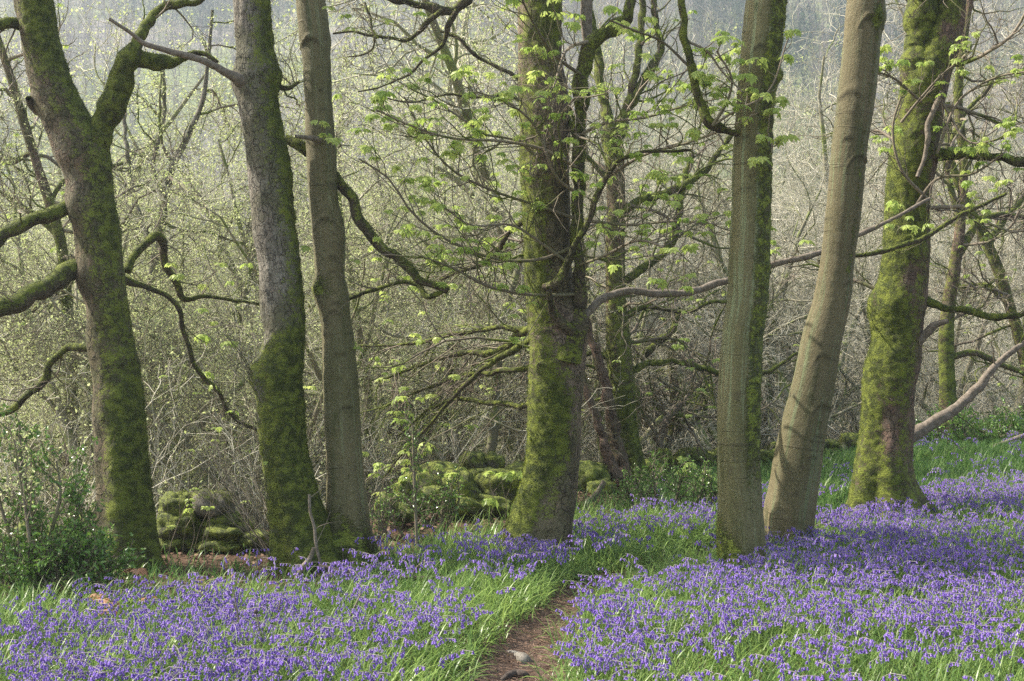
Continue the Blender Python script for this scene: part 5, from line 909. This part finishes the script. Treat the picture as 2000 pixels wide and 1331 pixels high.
# dry stalks standing in the near flowers
for k, (a, b, c, d, Yk, lab) in enumerate(((500, 1195, 508, 1290, 6.9, 'dry brown stalk with a seed head, leftmost in the near flowers'), (522, 1270, 548, 1170, 7.3, 'bare red-brown stalk rising between two dry ones in the near flowers'), (660, 1235, 705, 1160, 7.4, 'bare leaning twig in the flowers before the paired trunks'), (455, 1150, 470, 1290, 7.1, 'thin pale stalk left of the seed-headed stalks'))):
    lo, hi = ((a, b), (c, d)) if b > d else ((c, d), (a, b))
    e = empty('dry_stalk', P3(lo[0], lo[1] + 40, Yk), lab, 'stalk'); mb = MB(); S, _ = spline(np.array(pxp([(lo[0], lo[1] + 60, 2.2), ((lo[0] + hi[0]) / 2 + 5, (lo[1] + hi[1]) / 2, 1.8), (hi[0], hi[1], 1.2)], Yk)), 10)
    addtubes(mb, S[None, :, :3], S[None, :, 3], 6, moss=0.); P, R = grow(S[None, :, :3], S[None, :, 3], 4, .12, K=5, wig=.15, up=.5, rk=.7, rtip=.0008); addtubes(mb, P, R, 4, moss=0.); mb.build('stem', M['dead'], e)
    if k == 0:
        sp = MB(); th = np.linspace(0, 2 * math.pi, 10, endpoint=False); ph = np.linspace(0.01, 3.13, 8); S2 = np.stack([np.sin(ph)[:, None] * np.cos(th), np.sin(ph)[:, None] * np.sin(th), np.cos(ph)[:, None] * np.ones(10)], -1) * .011 * (1 + .3 * vnoise(np.random.RandomState(1).rand(8, 10, 3) * 9)[..., None])
        kk = (np.arange(7) * 10)[:, None]; jj = np.arange(10)[None]; sp.add(S2 + S[-1, :3], np.stack([kk + jj, kk + 10 + jj, kk + 10 + (jj + 1) % 10, kk + (jj + 1) % 10], -1).reshape(-1, 4)); sp.build('seed_head', M['darkwood'], e)

# ================================================================== HOLLY, IVY, SAPLINGS
def bush(name, label, cat, stems, Y, nleaf, leafsize, lmat, H=.5, n1=8, n2=5, spread=(30, 75), up=.25, V=HOL_V, T=HOL_T, twig='twig', dY=0, L2=.22):
    pts0 = pxp(stems[0], Y, dY); e = empty(name, (pts0[-1][0], pts0[-1][1], float(ground(pts0[-1][0], pts0[-1][1]))), label, cat); tk, cr, lf = MB(), MB(), MB()
    for s_ in stems:
        S, _ = spline(np.array(pxp(s_, Y, dY))[::-1], 16); addtubes(tk, S[None, :, :3], S[None, :, 3], 8, moss=.6)
        P, R = grow(S[None, :, :3], S[None, :, 3], n1, H, ang=spread, t0=.1, K=8, wig=.16, up=up, rk=.6, rmax=.006, rtip=.0018); addtubes(cr, P, R, 4, moss=.3)
        P2, R2 = grow(P, R, n2, L2, ang=(30, 70), K=5, wig=.18, up=.1, rk=.7, rtip=.0012); addtubes(cr, P2, R2, 3, moss=0.)
        q = np.concatenate([along(P2, nleaf, .1, 1), along(P, nleaf * 2, .3, 1)]); q = q + RS.normal(size=q.shape) * .012; small_leaves(lf, q, leafsize, V, T, .35)
    tk.build('stem', M[twig], e); cr.build('crown', M[twig], e); lf.build('foliage', M[lmat], e, smooth=False); return e
bush('holly_bush', 'tall glossy dark green holly sprawling up the left edge', 'holly', [[(38, 830, 2), (40, 880, 3), (48, 950, 4), (55, 1020, 5), (60, 1100, 6), (62, 1170, 8)], [(110, 900, 2), (118, 960, 3), (100, 1040, 4), (80, 1110, 5), (66, 1165, 6)], [(-20, 900, 2), (5, 1000, 3), (30, 1080, 4), (55, 1160, 5)], [(160, 985, 2), (140, 1040, 3), (110, 1100, 4), (75, 1160, 5)], [(150, 1060, 2), (130, 1100, 3), (100, 1140, 3.4), (80, 1170, 4)], [(-50, 1020, 2), (-10, 1070, 3), (30, 1130, 3), (55, 1170, 4)]], 8.9, 5, (.025, .045), 'holly', H=.55, n1=10, n2=5)
for i_, (a_, lab_) in enumerate(((105, 'trailing bramble leaves under the right of the tall left-edge holly'), (165, 'low leafy bramble spilling before the foot of the forked tree'), (20, 'ground-hugging bramble at the left edge under the tall holly'))):
    bush('bramble_bush', lab_, 'bramble', [[(a_ - 70, 1105, 2), (a_ - 30, 1120, 2.4), (a_, 1160, 3)], [(a_ + 60, 1110, 2), (a_ + 25, 1125, 2.4), (a_, 1160, 3)], [(a_ - 5, 1080, 2), (a_ + 8, 1120, 2.4), (a_, 1160, 3)]], 8.8 + .1 * i_, 6, (.022, .042), 'holly', H=.30, n1=9, n2=5, up=0)
bush('holly_bush', 'low holly growing against the right of the forked tree at its foot', 'holly', [[(205, 1070, 2), (200, 1100, 3), (190, 1125, 3)], [(150, 1075, 2), (160, 1110, 3), (175, 1130, 3)]], 9.3, 6, (.025, .04), 'holly', H=.25, n1=8)
bush('holly_bush', 'straight-stemmed young holly in front of the collapsed wall', 'holly', [[(806, 830, 2), (808, 900, 2.6), (811, 980, 3), (814, 1045, 3.4), (815, 1062, 4)]], 10.4, 3, (.02, .035), 'holly', H=.22, n1=14, n2=3)
bush('holly_bush', 'spreading holly with shiny leaves over the stones of the collapsed wall', 'holly', [[(870, 950, 2), (865, 990, 3), (860, 1040, 4)], [(900, 965, 2), (885, 1010, 3), (862, 1042, 3)], [(800, 990, 2), (830, 1020, 3), (858, 1042, 3)], [(760, 985, 2), (770, 1020, 3), (790, 1050, 3)], [(745, 1020, 2), (755, 1040, 3), (770, 1060, 3)]], 11.3, 3, (.022, .038), 'holly', H=.28, n1=8)
bush('holly_bush', 'broad low holly thicket behind the path left of the tan trunks', 'holly', [[(1275, 920, 2), (1280, 960, 3), (1290, 1005, 4)], [(1240, 945, 2), (1255, 975, 3), (1285, 1008, 3)], [(1330, 930, 2), (1325, 960, 3), (1310, 1008, 3)], [(1375, 945, 2), (1365, 975, 3), (1345, 1008, 3)], [(1395, 960, 2), (1390, 985, 3), (1380, 1005, 3)], [(1225, 965, 2), (1235, 985, 3), (1250, 1005, 3)]], 12.6, 5, (.02, .036), 'holly', H=.36, n1=9)
bush('bramble_bush', 'leafy low scrub on the bank under the mossy right-hand trees', 'bramble', [[(1890, 850, 2), (1880, 870, 3), (1885, 892, 3)], [(1950, 850, 2), (1940, 875, 3), (1935, 895, 3)], [(2010, 855, 2), (2000, 880, 3), (1995, 900, 3)], [(1830, 860, 2), (1835, 880, 3), (1840, 892, 3)]], 17.5, 8, (.03, .055), 'holly', H=.7, n1=10, L2=.3)
bush('thin_sapling', 'spindly sapling with tiny leaves at the left edge above the holly', 'sapling', [[(28, 860, 1.4), (38, 930, 2), (50, 1000, 2.4), (58, 1060, 3)]], 8.4, 3, (.015, .03), 'speck', H=.3, n1=8, n2=3)
def sapling(px, py, H, Y, label, size=(.06, .09), lmat='syc', name='sycamore_seedling', leaves=4, n=1, tiers=1, group=None):
    p = P3(px, py, Y); e = empty(name, (p[0], p[1], float(ground(p[0], p[1]))), label, 'seedling', group); z0 = e.location.z; cr, lf = MB(), MB()
    S = np.array([[p[0] + .02 * math.sin(k + px), p[1], z0 + (p[2] - z0) * k / 7] for k in range(8)])[None]; R = np.linspace(.003, .0016, 8)[None]; addtubes(cr, S, R, 5, moss=.0)
    tips = [S[0, -1]] 
    for k in range(n): tips.append(S[0, -1 - (k % 4)] + RS.normal(size=3) * [.10, .08, .04])
    for q in tips[1:]:
        c3 = np.stack([S[0, 4], (S[0, 4] + q) / 2, q])[None]; addtubes(cr, c3, np.full((1, 3), .0014), 4, moss=0.)
    syc_clusters(lf, np.array(tips), size, leaves); cr.build('stem', M['dead'], e); lf.build('foliage', M[lmat], e, smooth=False)
sapling(258, 1112, .3, 8.9, 'bronze-pink sycamore seedling standing alone before the foot of the forked tree', (.05, .07), 'red', n=0)
sapling(197, 1168, .3, 8.2, 'bronze-leaved seedling at the left end of the row above the bluebells', (.05, .07), 'red', n=1)
sapling(215, 1190, .3, 8.0, 'lower reddish seedling in the middle of the bronze-leaved row', (.045, .07), 'red', n=2)
sapling(283, 1168, .3, 8.2, 'bronze seedling at the right end of the row in the left flowers', (.05, .07), 'red', n=0)
for x_, y_, lb in ((40, 1178, 'lime-green seedling lowest at the left edge under the holly'), (80, 1180, 'pair of lime-green seedling leaves under the middle of the holly'), (112, 1195, 'lime-green seedling just right of the holly foot'), (85, 1208, 'low lime-green seedling at the edge of the left bluebells')): sapling(x_, y_, .2, 8.2, lb, (.035, .05), 'syc', n=0)
sapling(960, 922, .5, 12.3, 'drooping pale green sapling in front of the highest wall stone', (.07, .09), n=1)
sapling(985, 925, .5, 11.6, 'drooping pale green sapling close to the central trunk, before the wall', (.07, .09), n=1)
sapling(880, 925, .5, 12.2, 'grey-green sapling leaves hanging over the middle of the wall', (.07, .10), n=2)
sapling(955, 975, .4, 11.6, 'low grey-green sapling with wide leaves before the wall base', (.07, .10), n=0)
sapling(745, 905, .9, 12.2, 'thin yellow-green sapling just right of the smooth olive trunk', (.05, .08), n=6)
sapling(375, 985, .5, 10.3, 'yellow-leaved seedling before the bare-topped stone of the left pile', (.035, .055), n=3)
sapling(405, 990, .5, 10.2, 'second yellowish seedling in front of the left stone pile', (.035, .055), n=1)
sapling(1345, 905, .6, 14.5, 'green sapling above the low wall left of the tan trunks', (.07, .1), n=4)

# ================================================================== THE AIR
hz = MB(); x0, x1, y0, y1, z0, z1 = -470, 470, -70, 480, -35, 190
hz.add([(x0, y0, z0), (x1, y0, z0), (x1, y1, z0), (x0, y1, z0), (x0, y0, z1), (x1, y0, z1), (x1, y1, z1), (x0, y1, z1)], [(0, 3, 2, 1), (4, 5, 6, 7), (0, 1, 5, 4), (1, 2, 6, 5), (2, 3, 7, 6), (3, 0, 4, 7)])
m, nt = mat('valley_haze'); N = N_(nt); pv = N('VolumePrincipled', {'Color': (.76, .86, 1.0, 1), 'Density': .0014, 'Anisotropy': .45}); o = N('OutputMaterial'); nt.links.new(pv.outputs[0], o.inputs['Volume'])
tag(hz.build('haze', m, smooth=False), kind='stuff')

for e in EMPT:
    if '_o' in e: del e['_o']
